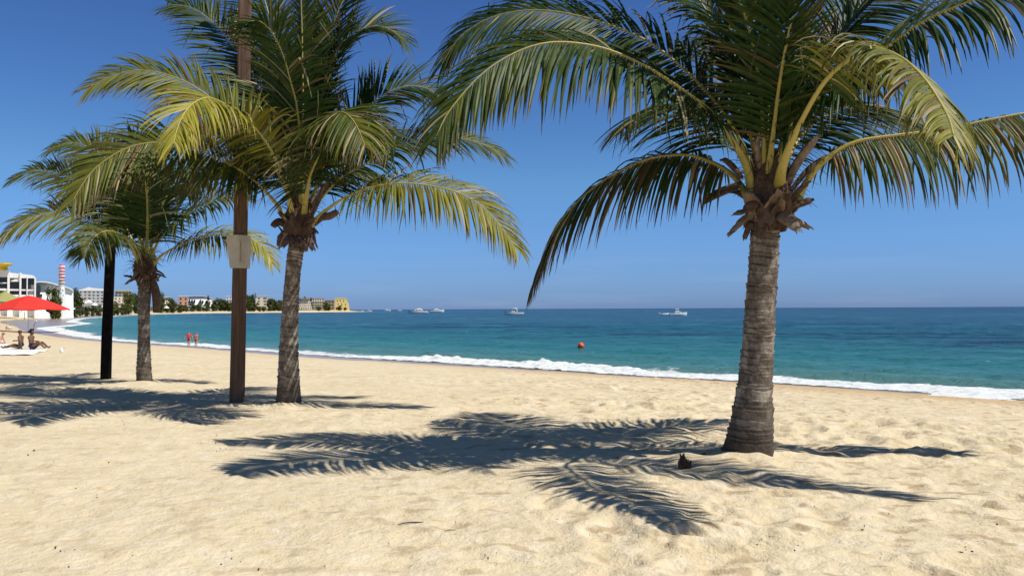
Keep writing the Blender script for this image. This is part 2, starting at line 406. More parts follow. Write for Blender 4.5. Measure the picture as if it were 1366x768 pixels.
# ------------------------------------------------------------------ world, sun, camera
SUNV = Vector((.64, -.24, 1)).normalized()
w = bpy.data.worlds.new('World'); sc.world = w; w.use_nodes = True
wn, wl = w.node_tree.nodes, w.node_tree.links
sky = wn.new('ShaderNodeTexSky'); sky.sky_type = 'NISHITA'; sky.sun_disc = False
sky.sun_elevation = math.asin(SUNV.z); sky.sun_rotation = math.atan2(SUNV.x, SUNV.y)
sky.altitude = 0; sky.air_density = 1.0; sky.dust_density = .2; sky.ozone_density = 3.0
hs = wn.new('ShaderNodeHueSaturation'); hs.inputs['Saturation'].default_value = 1.12; hs.inputs['Value'].default_value = 1.0
wl.new(sky.outputs[0], hs.inputs['Color'])
tint = wn.new('ShaderNodeMix'); tint.data_type = 'RGBA'; tint.blend_type = 'MULTIPLY'; tint.inputs[0].default_value = 1
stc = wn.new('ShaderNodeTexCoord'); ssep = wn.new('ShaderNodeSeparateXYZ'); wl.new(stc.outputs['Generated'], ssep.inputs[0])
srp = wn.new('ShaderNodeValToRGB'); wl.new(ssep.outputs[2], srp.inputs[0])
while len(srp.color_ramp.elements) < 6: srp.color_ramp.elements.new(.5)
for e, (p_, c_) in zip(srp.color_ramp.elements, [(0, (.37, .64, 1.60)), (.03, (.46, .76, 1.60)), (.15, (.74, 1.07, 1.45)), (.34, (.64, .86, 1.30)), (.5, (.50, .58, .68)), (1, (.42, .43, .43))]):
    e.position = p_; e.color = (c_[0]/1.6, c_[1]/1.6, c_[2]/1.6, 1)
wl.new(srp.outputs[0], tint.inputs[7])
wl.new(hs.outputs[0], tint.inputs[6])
smp = wn.new('ShaderNodeMapping'); smp.inputs['Scale'].default_value = (5, 5, 60); wl.new(stc.outputs['Generated'], smp.inputs['Vector'])
snz = wn.new('ShaderNodeTexNoise'); snz.inputs['Scale'].default_value = 1; snz.inputs['Detail'].default_value = 6; wl.new(smp.outputs[0], snz.inputs['Vector'])
sr2 = wn.new('ShaderNodeMapRange'); wl.new(snz.outputs['Fac'], sr2.inputs[0]); sr2.inputs[1].default_value = .5; sr2.inputs[2].default_value = .75; sr2.inputs[3].default_value = 0; sr2.inputs[4].default_value = .10
sr3 = wn.new('ShaderNodeMapRange'); wl.new(ssep.outputs[2], sr3.inputs[0]); sr3.inputs[1].default_value = .0; sr3.inputs[2].default_value = .09; sr3.inputs[3].default_value = 1; sr3.inputs[4].default_value = 0
smu = wn.new('ShaderNodeMath'); smu.operation = 'MULTIPLY'; wl.new(sr2.outputs[0], smu.inputs[0]); wl.new(sr3.outputs[0], smu.inputs[1])
swp = wn.new('ShaderNodeMix'); swp.data_type = 'RGBA'; wl.new(smu.outputs[0], swp.inputs[0]); wl.new(tint.outputs[2], swp.inputs[6]); swp.inputs[7].default_value = (6, 6.4, 7, 1)
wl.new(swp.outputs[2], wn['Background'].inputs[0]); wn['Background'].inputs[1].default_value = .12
sun = bpy.data.lights.new('sun', 'SUN'); sun.energy = 4.85; sun.angle = R(.53); sun.color = (1, .95, .87)
so = bpy.data.objects.new('sun', sun); col.objects.link(so); so.rotation_mode = 'QUATERNION'; so.rotation_quaternion = SUNV.to_track_quat('Z', 'Y')
cam = bpy.data.cameras.new('camera'); co = bpy.data.objects.new('camera', cam); col.objects.link(co); sc.camera = co
cam.sensor_width = 36; cam.lens = 36*FPX/1366; cam.clip_start = .1; cam.clip_end = 60000
mt = Matrix((_r, _u, -_f)).transposed().to_4x4(); mt.translation = CAM; co.matrix_world = mt
sc.view_settings.view_transform = 'Standard'; sc.view_settings.look = 'None'; sc.view_settings.exposure = 0; sc.view_settings.gamma = 1
try: sc.view_settings.use_curve_mapping = False
except Exception: pass
# ------------------------------------------------------------------ ground and sea sheets
def angles(step):
    a = list(np.arange(-36, 36.001, step)); 
    side = list(np.arange(39, 180, 4.0))
    return np.radians(np.array([-x for x in side[::-1]] + a + side))
def polar(rs, an, name, mat, zfun, keep=None):
    A, Rr = np.meshgrid(an, rs); X = np.sin(A)*Rr; Y = np.cos(A)*Rr
    z, at = zfun(X, Y, Rr)
    nr, na = A.shape
    idx = np.arange(nr*na).reshape(nr, na)
    nxt = np.roll(idx, -1, axis=1)
    f = np.stack([idx[:-1], nxt[:-1], nxt[1:], idx[1:]], -1).reshape(-1, 4)[:, ::-1]
    if keep is not None:
        k = keep(at[1].ravel()); f = f[k[f].any(axis=1)]
    co_ = np.stack([X, Y, z], -1).reshape(-1, 3)
    used = np.unique(f); mp = np.zeros(nr*na, int); mp[used] = np.arange(len(used)); f = mp[f]; co_ = co_[used]
    me = bpy.data.meshes.new(name); me.vertices.add(len(co_)); me.vertices.foreach_set('co', co_.ravel().astype(np.float32))
    me.loops.add(f.size); me.loops.foreach_set('vertex_index', f.ravel().astype(np.int32))
    me.polygons.add(len(f)); me.polygons.foreach_set('loop_start', np.arange(0, f.size, 4, dtype=np.int32)); me.polygons.foreach_set('loop_total', np.full(len(f), 4, dtype=np.int32))
    me.update(calc_edges=True); me.polygons.foreach_set('use_smooth', [True]*len(f))
    a = me.attributes.new('shore', 'FLOAT_VECTOR', 'POINT')
    vec = np.stack([at[0].ravel()[used], at[1].ravel()[used], np.zeros(len(used))], -1); a.data.foreach_set('vector', vec.ravel().astype(np.float32))
    me.materials.append(mat); o = bpy.data.objects.new(name, me); col.objects.link(o); o['kind'] = 'structure'
    return o
def sandz(X, Y, Rr):
    z, s, q = base_height(X, Y)
    dry = sm(.5, 5, q)
    fade = 1-sm(45, 90, Rr)
    rough = 1.25*(.40+.80*sm(-.25, .35, fbm(X*.16+3, Y*.16, 2)) )*(.38+.75*sm(-3, 3, X))
    d = fbm(X*.35, Y*.35, 3)*.045 + fbm(X*1.6, Y*1.6, 3)*.022*rough
    d += (dimples(X, Y, .42, .12, .040, 3)+dimples(X+.2, Y+.17, .55, .16, .045, 71)+dimples(X, Y, .23, .06, .016, 140))*rough
    z = z + d*dry*fade + dry*sm(40,60,Rr)*fbm(X*.08, Y*.08, 3)*.10
    # sand heaped a little round the trunks
    for bx, by, a in ((2.5, 8.8, .10), (-3.7, 13.7, .08), (-8.0, 18.0, .06)):
        z = z + a*np.exp(-((X-bx)**2+(Y-by)**2)/.5)
    return z, (q, s)
rs = np.concatenate([np.linspace(.25, 3.4, 24), 3.45*np.exp(np.arange(0, 560)*.0052), 3.45*math.exp(560*.0052)*np.exp(np.arange(1, 190)*.026)])
polar(rs, angles(.15), 'sand_beach', M['sand'], sandz)
def seaz(X, Y, Rr):
    s = sdist(X, Y, S)
    out = np.maximum(-s, 0)
    a = sm(0, 14, out)*(1-sm(300, 900, Rr))
    # swell lines roughly parallel to the shore, plus wind chop
    wob = fbm(X*.03, Y*.03, 2)*6
    z = .11*np.sin((out+wob)/2.1)*a + .16*fbm(X*.22, Y*.42, 3)*a + .05*fbm(X*1.1, Y*1.7, 2)*a*(1-sm(60, 160, Rr))
    # a low steep wave about to break
    along = sm(-.2, .3, fbm(X*.05+8, Y*.05, 2))
    z += .34*np.exp(-((out-6.5-wob*.25)/1.3)**2)*along
    return SEA+z, (s, s)
rs = np.concatenate([22*np.exp(np.arange(0, 430)*.0055), 22*math.exp(430*.0055)*np.exp(np.arange(1, 170)*.03)])
polar(rs, angles(.18), 'sea', M['water'], seaz, keep=lambda s: s < 2.0)
# ------------------------------------------------------------------ surf: a thick lumpy ribbon of foam
def surf():
    pts = [Vector((a, b, 0)) for a, b in S[2:-9]]
    dense = []
    for i in range(len(pts)-1):
        p0 = pts[max(i-1, 0)]; p1 = pts[i]; p2 = pts[i+1]; p3 = pts[min(i+2, len(pts)-1)]
        L = (p2-p1).length; n = max(2, int(L/max(.16, p1.length*.0022)))
        for k in range(n):
            t = k/n
            dense.append(.5*((2*p1)+(p2-p0)*t+(2*p0-5*p1+4*p2-p3)*t*t+(3*p1-p0-3*p2+p3)*t**3))
    D = np.array([d[:2] for d in dense]); T = np.gradient(D, axis=0); T /= np.linalg.norm(T, axis=1)[:, None]
    sea_n = np.stack([T[:, 1], -T[:, 0]], 1)     # points out to sea
    rr = np.linalg.norm(D, axis=1); px = CX+FPX*D[:, 0]/np.maximum(D[:, 1], 1)
    # how strong the surf is along the shore as the photo shows it
    xs = [-500, 40, 70, 110, 140, 200, 260, 330, 380, 450, 500, 560, 640, 740, 800, 860, 980, 1100, 1366, 3000]
    hh = [.05, .10, .10, .08, .06, .05, .14, .06, .03, .05, .16, .32, .28, .34, .22, .10, .07, .08, .08, .1]
    ww = [2, 6, 5.5, 3.2, 2, 1.4, 2.4, 1.3, .7, 1.0, 2.6, 4.2, 4.2, 4.8, 4.0, 3.4, 4.0, 4.4, 4.0, 4]
    hA = np.interp(px, xs, hh); wA = np.interp(px, xs, ww)
    beyond = rr > 330; wA = np.where(beyond, np.maximum(1.2, 4-(rr-330)*.015), wA); hA = np.where(beyond, .15, hA)
    K = 26; vs = []; cs = []
    n = len(D)
    e1 = fbm(D[:, 0]*.33, D[:, 1]*.33, 3)*.8
    e2 = fbm(D[:, 0]*.22+9, D[:, 1]*.22, 4)
    V = np.zeros((n, K, 3)); C = np.zeros((n, K))
    for k in range(K):
        u = k/(K-1)
        off = -.5+e1*.55*(1-u) + u*(wA*(1+.55*e2)+.5)
        x = D[:, 0]+sea_n[:, 0]*off; y = D[:, 1]+sea_n[:, 1]*off
        lump = fbm(x*1.1, y*1.1, 4); ridge = np.exp(-((u-.62)/.2)**2)
        sw = 1-np.exp(-u*7)
        e3 = .65+1.1*fbm(x*.18+4, y*.18, 3)
        z = SEA+.055+hA*(ridge*np.maximum(.15, e3)*(.8+.9*lump)+.18*sw*(1+lump*1.5))+.02*lump
        z = np.where(u > .93, z-.06*(u-.93)/.07-.02, z)
        V[:, k, 0] = x; V[:, k, 1] = y; V[:, k, 2] = z
        C[:, k] = .30 - .34*max(0, (u-.72)/.28)**1.5 - .34*max(0, (.14-u)/.14) + .03*hA
    vs = V.reshape(-1, 3); b = MB(); idx = np.arange(n*K).reshape(n, K)
    f = np.stack([idx[:-1, :-1], idx[:-1, 1:], idx[1:, 1:], idx[1:, :-1]], -1).reshape(-1, 4)[:, ::-1]
    b.v = [tuple(v) for v in vs]; b.f = [tuple(q) for q in f]; b.mi = [0]*len(f); b.c = [(float(c), 0, .01) for c in C.ravel()]
    o = b.build('surf_foam', M['foam'], smooth=True); o['kind'] = 'stuff'; tag(o, 'white foam of the small wave breaking along the sand', 'foam')
surf()
# ------------------------------------------------------------------ palms
def spline(pts, n):
    P_ = [Vector(p) for p in pts]; L = [0]
    for a, b in zip(P_[:-1], P_[1:]): L.append(L[-1]+(b-a).length)
    out = []; fr = []
    dense = []
    for i in range(len(P_)-1):
        p0 = P_[max(i-1, 0)]; p1 = P_[i]; p2 = P_[i+1]; p3 = P_[min(i+2, len(P_)-1)]
        for k in range(12):
            t = k/12; dense.append(.5*((2*p1)+(p2-p0)*t+(2*p0-5*p1+4*p2-p3)*t*t+(3*p1-p0-3*p2+p3)*t**3))
    dense.append(P_[-1]); cum = [0]
    for a, b in zip(dense[:-1], dense[1:]): cum.append(cum[-1]+(b-a).length)
    j = 0
    for i in range(n):
        s = cum[-1]*i/(n-1)
        while j < len(cum)-2 and cum[j+1] < s: j += 1
        t = (s-cum[j])/max(1e-9, cum[j+1]-cum[j]); out.append(dense[j].lerp(dense[j+1], min(1, t)))
    return out, cum[-1]
Z = Vector((0, 0, 1))
def frond(root, O, pxs, d0, dz, Lmax, roll=28, droop=.35, yellow=.15, dry=.03, first=.2, spacing=.029, vee=24, seed=0, label=None, bent=.08, rb=.066, tipdry=0, ang=None):
    rg = random.Random(seed*77+5)
    n = len(pxs); ctrl = []; acc = [0]
    for a, b in zip(pxs[:-1], pxs[1:]): acc.append(acc[-1]+math.hypot(b[0]-a[0], b[1]-a[1]))
    for i, (a, b) in enumerate(pxs):
        u = (acc[i]/acc[-1]); 
        if abs(dz) > 2: u = (i/(n-1))
        ctrl.append(P(a, b, d0+dz*u)-O)
    pts, L = spline(ctrl, 64)
    h = pts[-1]-pts[0]; h.z = 0
    if h.length < .25: h = Vector((.3 if pxs[-1][0] > pxs[0][0] else -.3, -.6, 0))
    h.normalize(); B0 = h.cross(Z).normalized()
    roll = R(roll)*(1 if B0.y > 0 else -1)
    def frame(t):
        x = t*63; i = min(62, int(x)); fr = x-i
        p = pts[i].lerp(pts[i+1], fr); T = (pts[min(63, i+2)]-pts[max(0, i-1)]).normalized()
        Bb = (B0-T*B0.dot(T)).normalized(); Nn = Bb.cross(T)
        tw = roll*min(1, max(0, (t-.05)/.3))
        return p, T, Bb*math.cos(tw)+Nn*math.sin(tw), Nn*math.cos(tw)-Bb*math.sin(tw)
    up_ = (pts[40]-pts[0]).normalized().z
    if ang is None: ang = 74-22*max(0, min(1, (up_-.35)/.5))
    mb = MB()
    nl = int(L*(1-first)/spacing)
    for side in (1, -1):
        for i in range(nl):
            t = first+(1-first)*((i+rg.uniform(-.3, .3)+.5)/nl)
            t = min(.998, max(first, t)); u = (t-first)/(1-first)
            p, T, Bv, Nv = frame(t)
            prof = (.72+.28*math.sin(min(1, u/.25)*math.pi/2)) * (1 if u < .5 else 1-.62*((u-.5)/.5)**1.5)
            ln_ = 1.12*Lmax*prof*rg.uniform(.86, 1.1)
            a = R(ang-(ang-34)*u**1.3+rg.uniform(-6, 6)); v = R(vee*(1-.4*u)+rg.uniform(-9, 9))
            d = T*math.cos(a)+(Bv*side*math.cos(v)+Nv*math.sin(v))*math.sin(a); low_ = (Bv*side).z < 0.02
            d = d+Vector((0, 0, -1))*droop*(1.15 if low_ else .25)*(1-.3*u); d.normalize()
            seg = 6; q = p.copy(); wmax = .0198*(.55+.45*prof)*rg.uniform(.8, 1.2)*(Lmax/.9)**.5
            twist = rg.uniform(-.5, .5); wv0 = (T-d*T.dot(d)).normalized()
            g = droop*rg.uniform(.7, 1.35); kink = rg.randint(1, 4) if rg.random() < bent else -1
            ye = min(1, max(0, yellow*(.38+.62*u)-.05+rg.gauss(0, .045)*(1+yellow*3)+(.2 if rg.random() < .04 else 0)+.06*u)); br = 0; pl = 0
            if rg.random() < dry: br = rg.uniform(.5, 1)
            if rg.random() < dry*.7: pl = rg.uniform(.4, .9)
            tipb = rg.random() < .35+tipdry
            vs = []; cs = []
            for k in range(seg+1):
                s_ = k/seg
                wd = wmax*(min(1, (s_+.06)*4.5))*(1-max(0, (s_-.35)/.65)**1.7)
                if k == seg: wd = .0012
                wv = (wv0-d*wv0.dot(d))
                if wv.length < 1e-4: wv = d.orthogonal()
                wv.normalize(); nv = d.cross(wv)
                ca, sa = math.cos(twist*s_*1.5), math.sin(twist*s_*1.5); w2 = wv*ca+nv*sa; n2 = nv*ca-wv*sa
                if n2.z < 0: n2 = -n2
                vs += [q-w2*wd-n2*wd*.45, q.copy(), q+w2*wd-n2*wd*.45]
                tb = max(0, (s_-(.72 if tipb else .95))/.2)*.8; ty = ye+.18*max(0, s_-.6)
                c = (min(1, ty), min(1, br+tb+tipdry*u*s_*.8), pl*(.6+.4*s_)); cs += [c, c, c]
                q = q+d*(ln_/seg)
                d = d+Vector((0, 0, -1))*(g*(.35+s_*.9)*.42)+Vector((-.012, 0, 0))
                if k == kink: d = d*.35+Vector((rg.uniform(-.3, .3), rg.uniform(-.3, .3), -1))
                d.normalize()
            fs = []
            for k in range(seg):
                o = k*3; fs += [(o, o+1, o+4, o+3), (o+1, o+2, o+5, o+4)]
            mb.add(vs, fs, cs)
    f = mb.build('frond', M['leaf'], root)
    if label: f['label'] = label
    r = MB(); rad = []; cc = []; sq = []
    for i in range(64):
        t = i/63; rad.append(rb*(1-.66*min(1, t/.26)**.7) *(1 if t < .26 else (1-.80*(t-.26)/.74))); sq.append(.62+.3*t)
        if t < .03: rad[-1] *= 1.25
        cc.append((.25+.35*min(1, t*2)+yellow*.5, (.75 if t < .04 else max(0, .35-t*.8))+(.25 if t > .4 else 0)-yellow*.3, .0+tipdry*.5*t+.01))
        cc[-1] = tuple(min(1, max(0, x)) for x in cc[-1])
    r.tube(pts, rad, 8, squash=sq, c=cc, flat=B0)
    r.build('rachis', M['stalk'], f, smooth=True)
    return f
def trunk(root, O, prof, d0, seed):
    """prof: list of (centre px, row, half-width px)"""
    rg = random.Random(seed); rows = 420; n = 56
    ys = [p[1] for p in prof]; c0 = P(prof[0][0], prof[0][1], d0); 
    mb = MB(); vs = []; cs = []
    top = P(prof[-1][0], prof[-1][1], d0); bot = P(prof[0][0], prof[0][1]+14, d0)
    Hh = top.z-bot.z; rings = [0]
    while rings[-1] < Hh: rings.append(rings[-1]+rg.choice([.032, .045, .06, .07, .10])*rg.uniform(.85, 1.2)*(1.15-.4*rings[-1]/Hh))
    rings = np.array(rings); off = [rg.uniform(-.3, .3) for _ in rings]; dep = [rg.uniform(.4, 1.2) for _ in rings]; ph = [rg.uniform(0, 6.28) for _ in rings]
    for i in range(rows+1):
        t = i/rows; row = prof[0][1]+14+(prof[-1][1]-prof[0][1]-14)*t
        cx = np.interp(-row, [-y for y in ys], [p[0] for p in prof]); hw = .96*np.interp(-row, [-y for y in ys], [p[2] for p in prof])
        c = P(cx, row, d0)-O; r = hw*d0/FPX; z = Hh*t
        for k in range(n):
            a = 2*math.pi*k/n
            zz = z + .012*math.sin(a+seed)+.010*math.sin(2*a+1.3*seed)
            j = int(np.searchsorted(rings, zz)-1); j = max(0, min(len(rings)-2, j))
            zz2 = zz+.010*math.sin(a*3+ph[j]); u = (zz2-rings[j])/(rings[j+1]-rings[j])
            u = min(1, max(0, u))
            low = max(0, 1-t/.22)
            saw = (u**1.3)*.11*dep[j]*(1-.75*low)             # each old leaf scar steps in above its rim
            lump = .035*math.sin(a*2+seed+t*5)*(.3+low)+.02*math.sin(a*5+t*9)*(.3+low)
            groove = max(0, (u-.78)/.22)*(.55+.45*math.sin(a*2+ph[j])) if u > .78 else (.5 if u < .06 else 0)
            nz = (rg.random()-.5)*.012
            rr = r*(.985+saw-.018+lump+nz)
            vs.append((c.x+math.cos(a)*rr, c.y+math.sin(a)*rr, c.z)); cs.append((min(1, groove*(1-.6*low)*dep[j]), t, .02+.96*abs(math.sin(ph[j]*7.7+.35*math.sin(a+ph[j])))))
    fs = []
    for i in range(rows):
        for k in range(n): fs.append((i*n+k, i*n+(k+1) % n, (i+1)*n+(k+1) % n, (i+1)*n+k))
    fs.append(tuple(range(rows*n, rows*n+n)))
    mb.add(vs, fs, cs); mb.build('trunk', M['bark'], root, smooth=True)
    # thin root fringe at the foot
def boot(root, base, out, L, wd, rg, mat):
    """dry remains of a leaf base: a curved, ragged, thick scoop"""
    mb = MB(); out = Vector(out).normalized(); side = out.cross(Z); side = side.normalized() if side.length > .05 else Vector((1, 0, 0))
    q = Vector(base); d = out.copy(); K = 9; Wn = 6; vs = []
    cu = rg.uniform(-.35, .15); tear = [rg.uniform(.55, 1.0) for _ in range(Wn+1)]
    top = []; bot = []
    for k in range(K+1):
        s_ = k/K; ww = wd*(1-.35*s_+.25*math.sin(s_*3.1+rg.uniform(0, 1)))
        up = side.cross(d).normalized()
        for j in range(Wn+1):
            v = j/Wn*2-1
            p = q+side*(v*ww)+up*(ww*.7*(1-v*v))-d*(L*.5*(1-tear[j])*(s_**2))
            p += Vector((rg.uniform(-1, 1), rg.uniform(-1, 1), rg.uniform(-1, 1)))*wd*.09
            top.append(p); bot.append(p-up*wd*.16*(1.1-s_))
        q = q+d*(L/K); d = (d+Vector((0, 0, cu))*.25).normalized()
    n1 = (K+1)*(Wn+1); fs = []
    w_ = Wn+1
    for k in range(K):
        for j in range(Wn):
            a = k*w_+j; fs.append((a, a+1, a+w_+1, a+w_)); fs.append((a+n1, a+w_+n1, a+w_+1+n1, a+1+n1))
    for k in range(K):
        a = k*w_; fs.append((a, a+w_, a+w_+n1, a+n1)); a = k*w_+Wn; fs.append((a, a+n1, a+w_+n1, a+w_))
    for j in range(Wn):
        a = j; fs.append((a, a+n1, a+1+n1, a+1)); a = K*w_+j; fs.append((a, a+1, a+1+n1, a+n1))
    mb.add(top+bot, fs); return mb.build('leaf_base', mat, root, smooth=True)
def strands(root, C, rad, n, rg, L=.35):
    """stringy dead fibre and flower stalks hanging in the heart of the crown"""
    mb = MB()
    for i in range(n):
        a = rg.uniform(0, 6.283); r = rad*rg.uniform(.4, 1.1)
        p = Vector((C[0]+math.cos(a)*r, C[1]+math.sin(a)*r, C[2]+rg.uniform(-.12, .35)))
        d = Vector((math.cos(a), math.sin(a), rg.uniform(-.3, 1.2))).normalized(); pts = [p]
        for k in range(5):
            p = p+d*L*rg.uniform(.12, .26); d = (d+Vector((rg.uniform(-.35, .35), rg.uniform(-.35, .35), rg.uniform(-.5, .1)))).normalized(); pts.append(p)
        mb.tube(pts, [.006, .006, .005, .004, .003, .002], 4, c=(0, 0, .01))
    return mb.build('fibre_strand', M['husk'], root)
def palm(label, base, d0, prof, fronds, Lmax, seed, crown_px, boots, extra=None, sheath=None, scale=1.0, bootk=1.0):
    rg = random.Random(seed)
    O = Vector(P(base[0], base[1], d0)); O.z = H1(O.x, O.y)
    root = thing('palm_tree', O, label, 'palm tree', 'young coconut palms in a row on the beach')
    trunk(root, O, prof, d0, seed)
    C = P(crown_px[0], crown_px[1], d0)-O; k = d0/FPX
    # fibrous sheath that wraps the bases of the leaves
    mb = MB(); n = 40; rows = 26; hgt = sheath[1]*k; r0 = sheath[0]*k; vs = []; fs = []
    for i in range(rows+1):
        t = i/rows; rr = r0*(.74+.36*math.sin(min(1, t*1.6)*1.57)-.60*max(0, t-.45))
        for j in range(n):
            a = 2*math.pi*j/n
            w_ = 1+.12*math.sin(a*5+t*7+seed)+.08*math.sin(a*9-t*13)+rg.uniform(-.05, .05)
            vs.append((C.x+math.cos(a)*rr*w_, C.y+math.sin(a)*rr*w_, C.z-hgt*.33+hgt*t))
    for i in range(rows):
        for j in range(n): fs.append((i*n+j, i*n+(j+1) % n, (i+1)*n+(j+1) % n, (i+1)*n+j))
    fs.append(tuple(range(rows*n, rows*n+n))); mb.add(vs, fs); mb.build('fibre_sheath', M['fibre'], root, smooth=False)
    strands(root, C+Vector((0, 0, hgt*.25)), r0*.8, 70, rg, .34*scale)
    for i, fr in enumerate(fronds):
        kw = dict(fr[2]) if len(fr) > 2 else {}
        frond(root, O, fr[0], d0, fr[1], kw.pop('L', 1)*Lmax, seed=seed*31+i, **kw)
    for i in range(boots):
        a = i*2.399+seed; up = rg.choice([-2.2, -1.6, -1.1, -.7, -.3, .5, 1.2])
        b = C+Vector((math.cos(a)*r0*.85, math.sin(a)*r0*.85, rg.uniform(-.28, .12)*hgt))
        boot(root, b, (math.cos(a), math.sin(a), up), rg.uniform(.14, .33)*bootk, rg.uniform(.035, .075)*bootk, rg, M['husk'] if rg.random() < .68 else M['husk_pale'])
    if extra: extra(root, O, C, k, rg)
    return root
dA = 8.75
FA = [
 ([(1004,268),(996,222),(972,180),(946,147),(920,127),(872,95),(830,74),(788,61),(736,57),(689,70),(643,99),(601,146),(583,180)], -1.5, dict(roll=24, droop=.75, yellow=.06, L=1.0, rb=.075, spacing=.028)),
 ([(1008,262),(996,205),(965,150),(920,100),(861,54),(788,26),(720,14),(660,22),(615,48),(590,85)], .4, dict(roll=34, droop=.62, yellow=.0, L=.92)),
 ([(1037,266),(1044,222),(1064,172),(1098,112),(1135,78),(1168,66),(1200,76),(1232,104),(1262,150),(1272,180)], -3.5, dict(roll=10, droop=.75, yellow=.48, L=.70, rb=.080, bent=.35, dry=.20, first=.36, label='yellowing frond bent down towards the camera')),
 ([(1062,268),(1078,240),(1100,214),(1140,190),(1200,180),(1260,173),(1320,160),(1385,150),(1450,158),(1510,190),(1560,240)], -.25, dict(roll=10, droop=1.3, yellow=.16, L=.88, spacing=.026, rb=.072, bent=.22, dry=.14, tipdry=.25, first=.14)),
 ([(1030,262),(1048,195),(1090,130),(1140,90),(1179,66),(1227,32),(1285,6),(1350,-14),(1425,-14),(1500,10),(1570,50),(1640,120)], -2.5, dict(roll=24, droop=.72, yellow=.02, L=.92)),
 ([(998,262),(978,235),(950,217),(915,207),(870,211),(830,227),(790,252),(752,290),(728,335),(712,375)], 1.0, dict(roll=12, droop=.95, yellow=.0, L=.95, dry=.22, tipdry=.8, first=.12, spacing=.025, label='lowest frond with a browned drooping tip')),
 ([(1022,262),(1030,190),(1040,110),(1052,45),(1066,-10),(1085,-70),(1110,-115),(1150,-140)], -1.6, dict(roll=12, droop=.28, yellow=.0, L=.95, ang=50)),
 ([(1014,262),(1002,180),(982,105),(957,42),(932,0),(895,-45),(850,-70),(800,-75)], .5, dict(roll=25, droop=.55, yellow=.0, L=.9)),
 ([(1024,262),(1050,170),(1086,90),(1130,30),(1180,-15),(1240,-45),(1310,-50)], .9, dict(roll=25, droop=.6, yellow=.0, L=.9)),
 ([(1016,262),(1012,200),(1002,140),(990,95),(976,66),(960,52)], 2.8, dict(roll=8, droop=.5, yellow=.03, L=1.05)),
 ([(1008,262),(985,200),(950,160),(905,140),(860,146),(825,172)], 2.3, dict(roll=10, droop=.55, yellow=.02)),
 ([(1030,262),(1062,190),(1105,152),(1155,140),(1200,150),(1240,180)], 2.4, dict(roll=10, droop=.55, yellow=.03)),
 ([(1018,262),(1018,170),(1008,80),(990,10),(965,-40),(930,-80)], -.9, dict(roll=14, droop=.25, yellow=.02, ang=50)),
 ([(1020,262),(1024,150),(1030,40),(1036,-60),(1044,-120)], .2, dict(roll=5, droop=.15, yellow=.15, vee=50, L=.8)),
 ([(1026,262),(1045,190),(1078,120),(1115,60),(1150,10),(1185,-30)], -.4, dict(roll=15, droop=.4, yellow=.0, L=.85)),
]
def extraA(root, O, C, k, rg):
    # grey-brown spathe standing out to the right of the heart, and splayed dead stalks on the left
    def sp(pts, dz, r, mat, nm='dead_stalk', lab=None):
        p3 = [P(a, b, dA+dz*i/(len(pts)-1))-O for i, (a, b) in enumerate(pts)]; q, _ = spline(p3, 14)
        mb = MB(); rr = [r*k*(.55+.75*math.sin(i/13*2.4+.3))*(1 if i < 12 else .55) for i in range(14)]
        mb.tube(q, rr, 8, squash=.6, c=(0, 0, .01)); o = mb.build(nm, mat, root, smooth=True)
        if lab: o['label'] = lab
    sp([(1046,262),(1056,232),(1072,205),(1094,180)], -.2, 6.5, M['husk_pale'], 'spathe')
    sp([(1052,258),(1075,230),(1095,214),(1112,206)], .2, 4, M['husk'], 'spathe')
    sp([(985,250),(968,256),(950,264),(939,272)], -.15, 3.4, M['husk'])
    sp([(988,244),(966,252),(950,260),(941,268)], -.05, 3.5, M['husk'])
    sp([(990,238),(980,225),(968,214),(960,214)], .05, 4.5, M['fibre'])
    sp([(1050,268),(1064,272),(1078,268),(1086,266)], -.05, 5, M['fibre'])
    sp([(1016,250),(1014,222),(1010,198),(1012,178)], -.25, 5, M['husk_pale'], 'spathe')
palm('large coconut palm nearest the camera, its crown running out of the picture top', (1000, 612), dA,
     [(995,612,37),(1000,585,32),(1003,560,29),(1005,530,25.5),(1008,500,23),(1012,450,21.5),(1014,410,21),(1018,360,20),(1020,320,19.5),(1022,285,20),(1024,262,20)],
     FA, .92, 3, (1026, 275), 26, extraA, sheath=(26, 104), bootk=1.3)
dB = 13.7
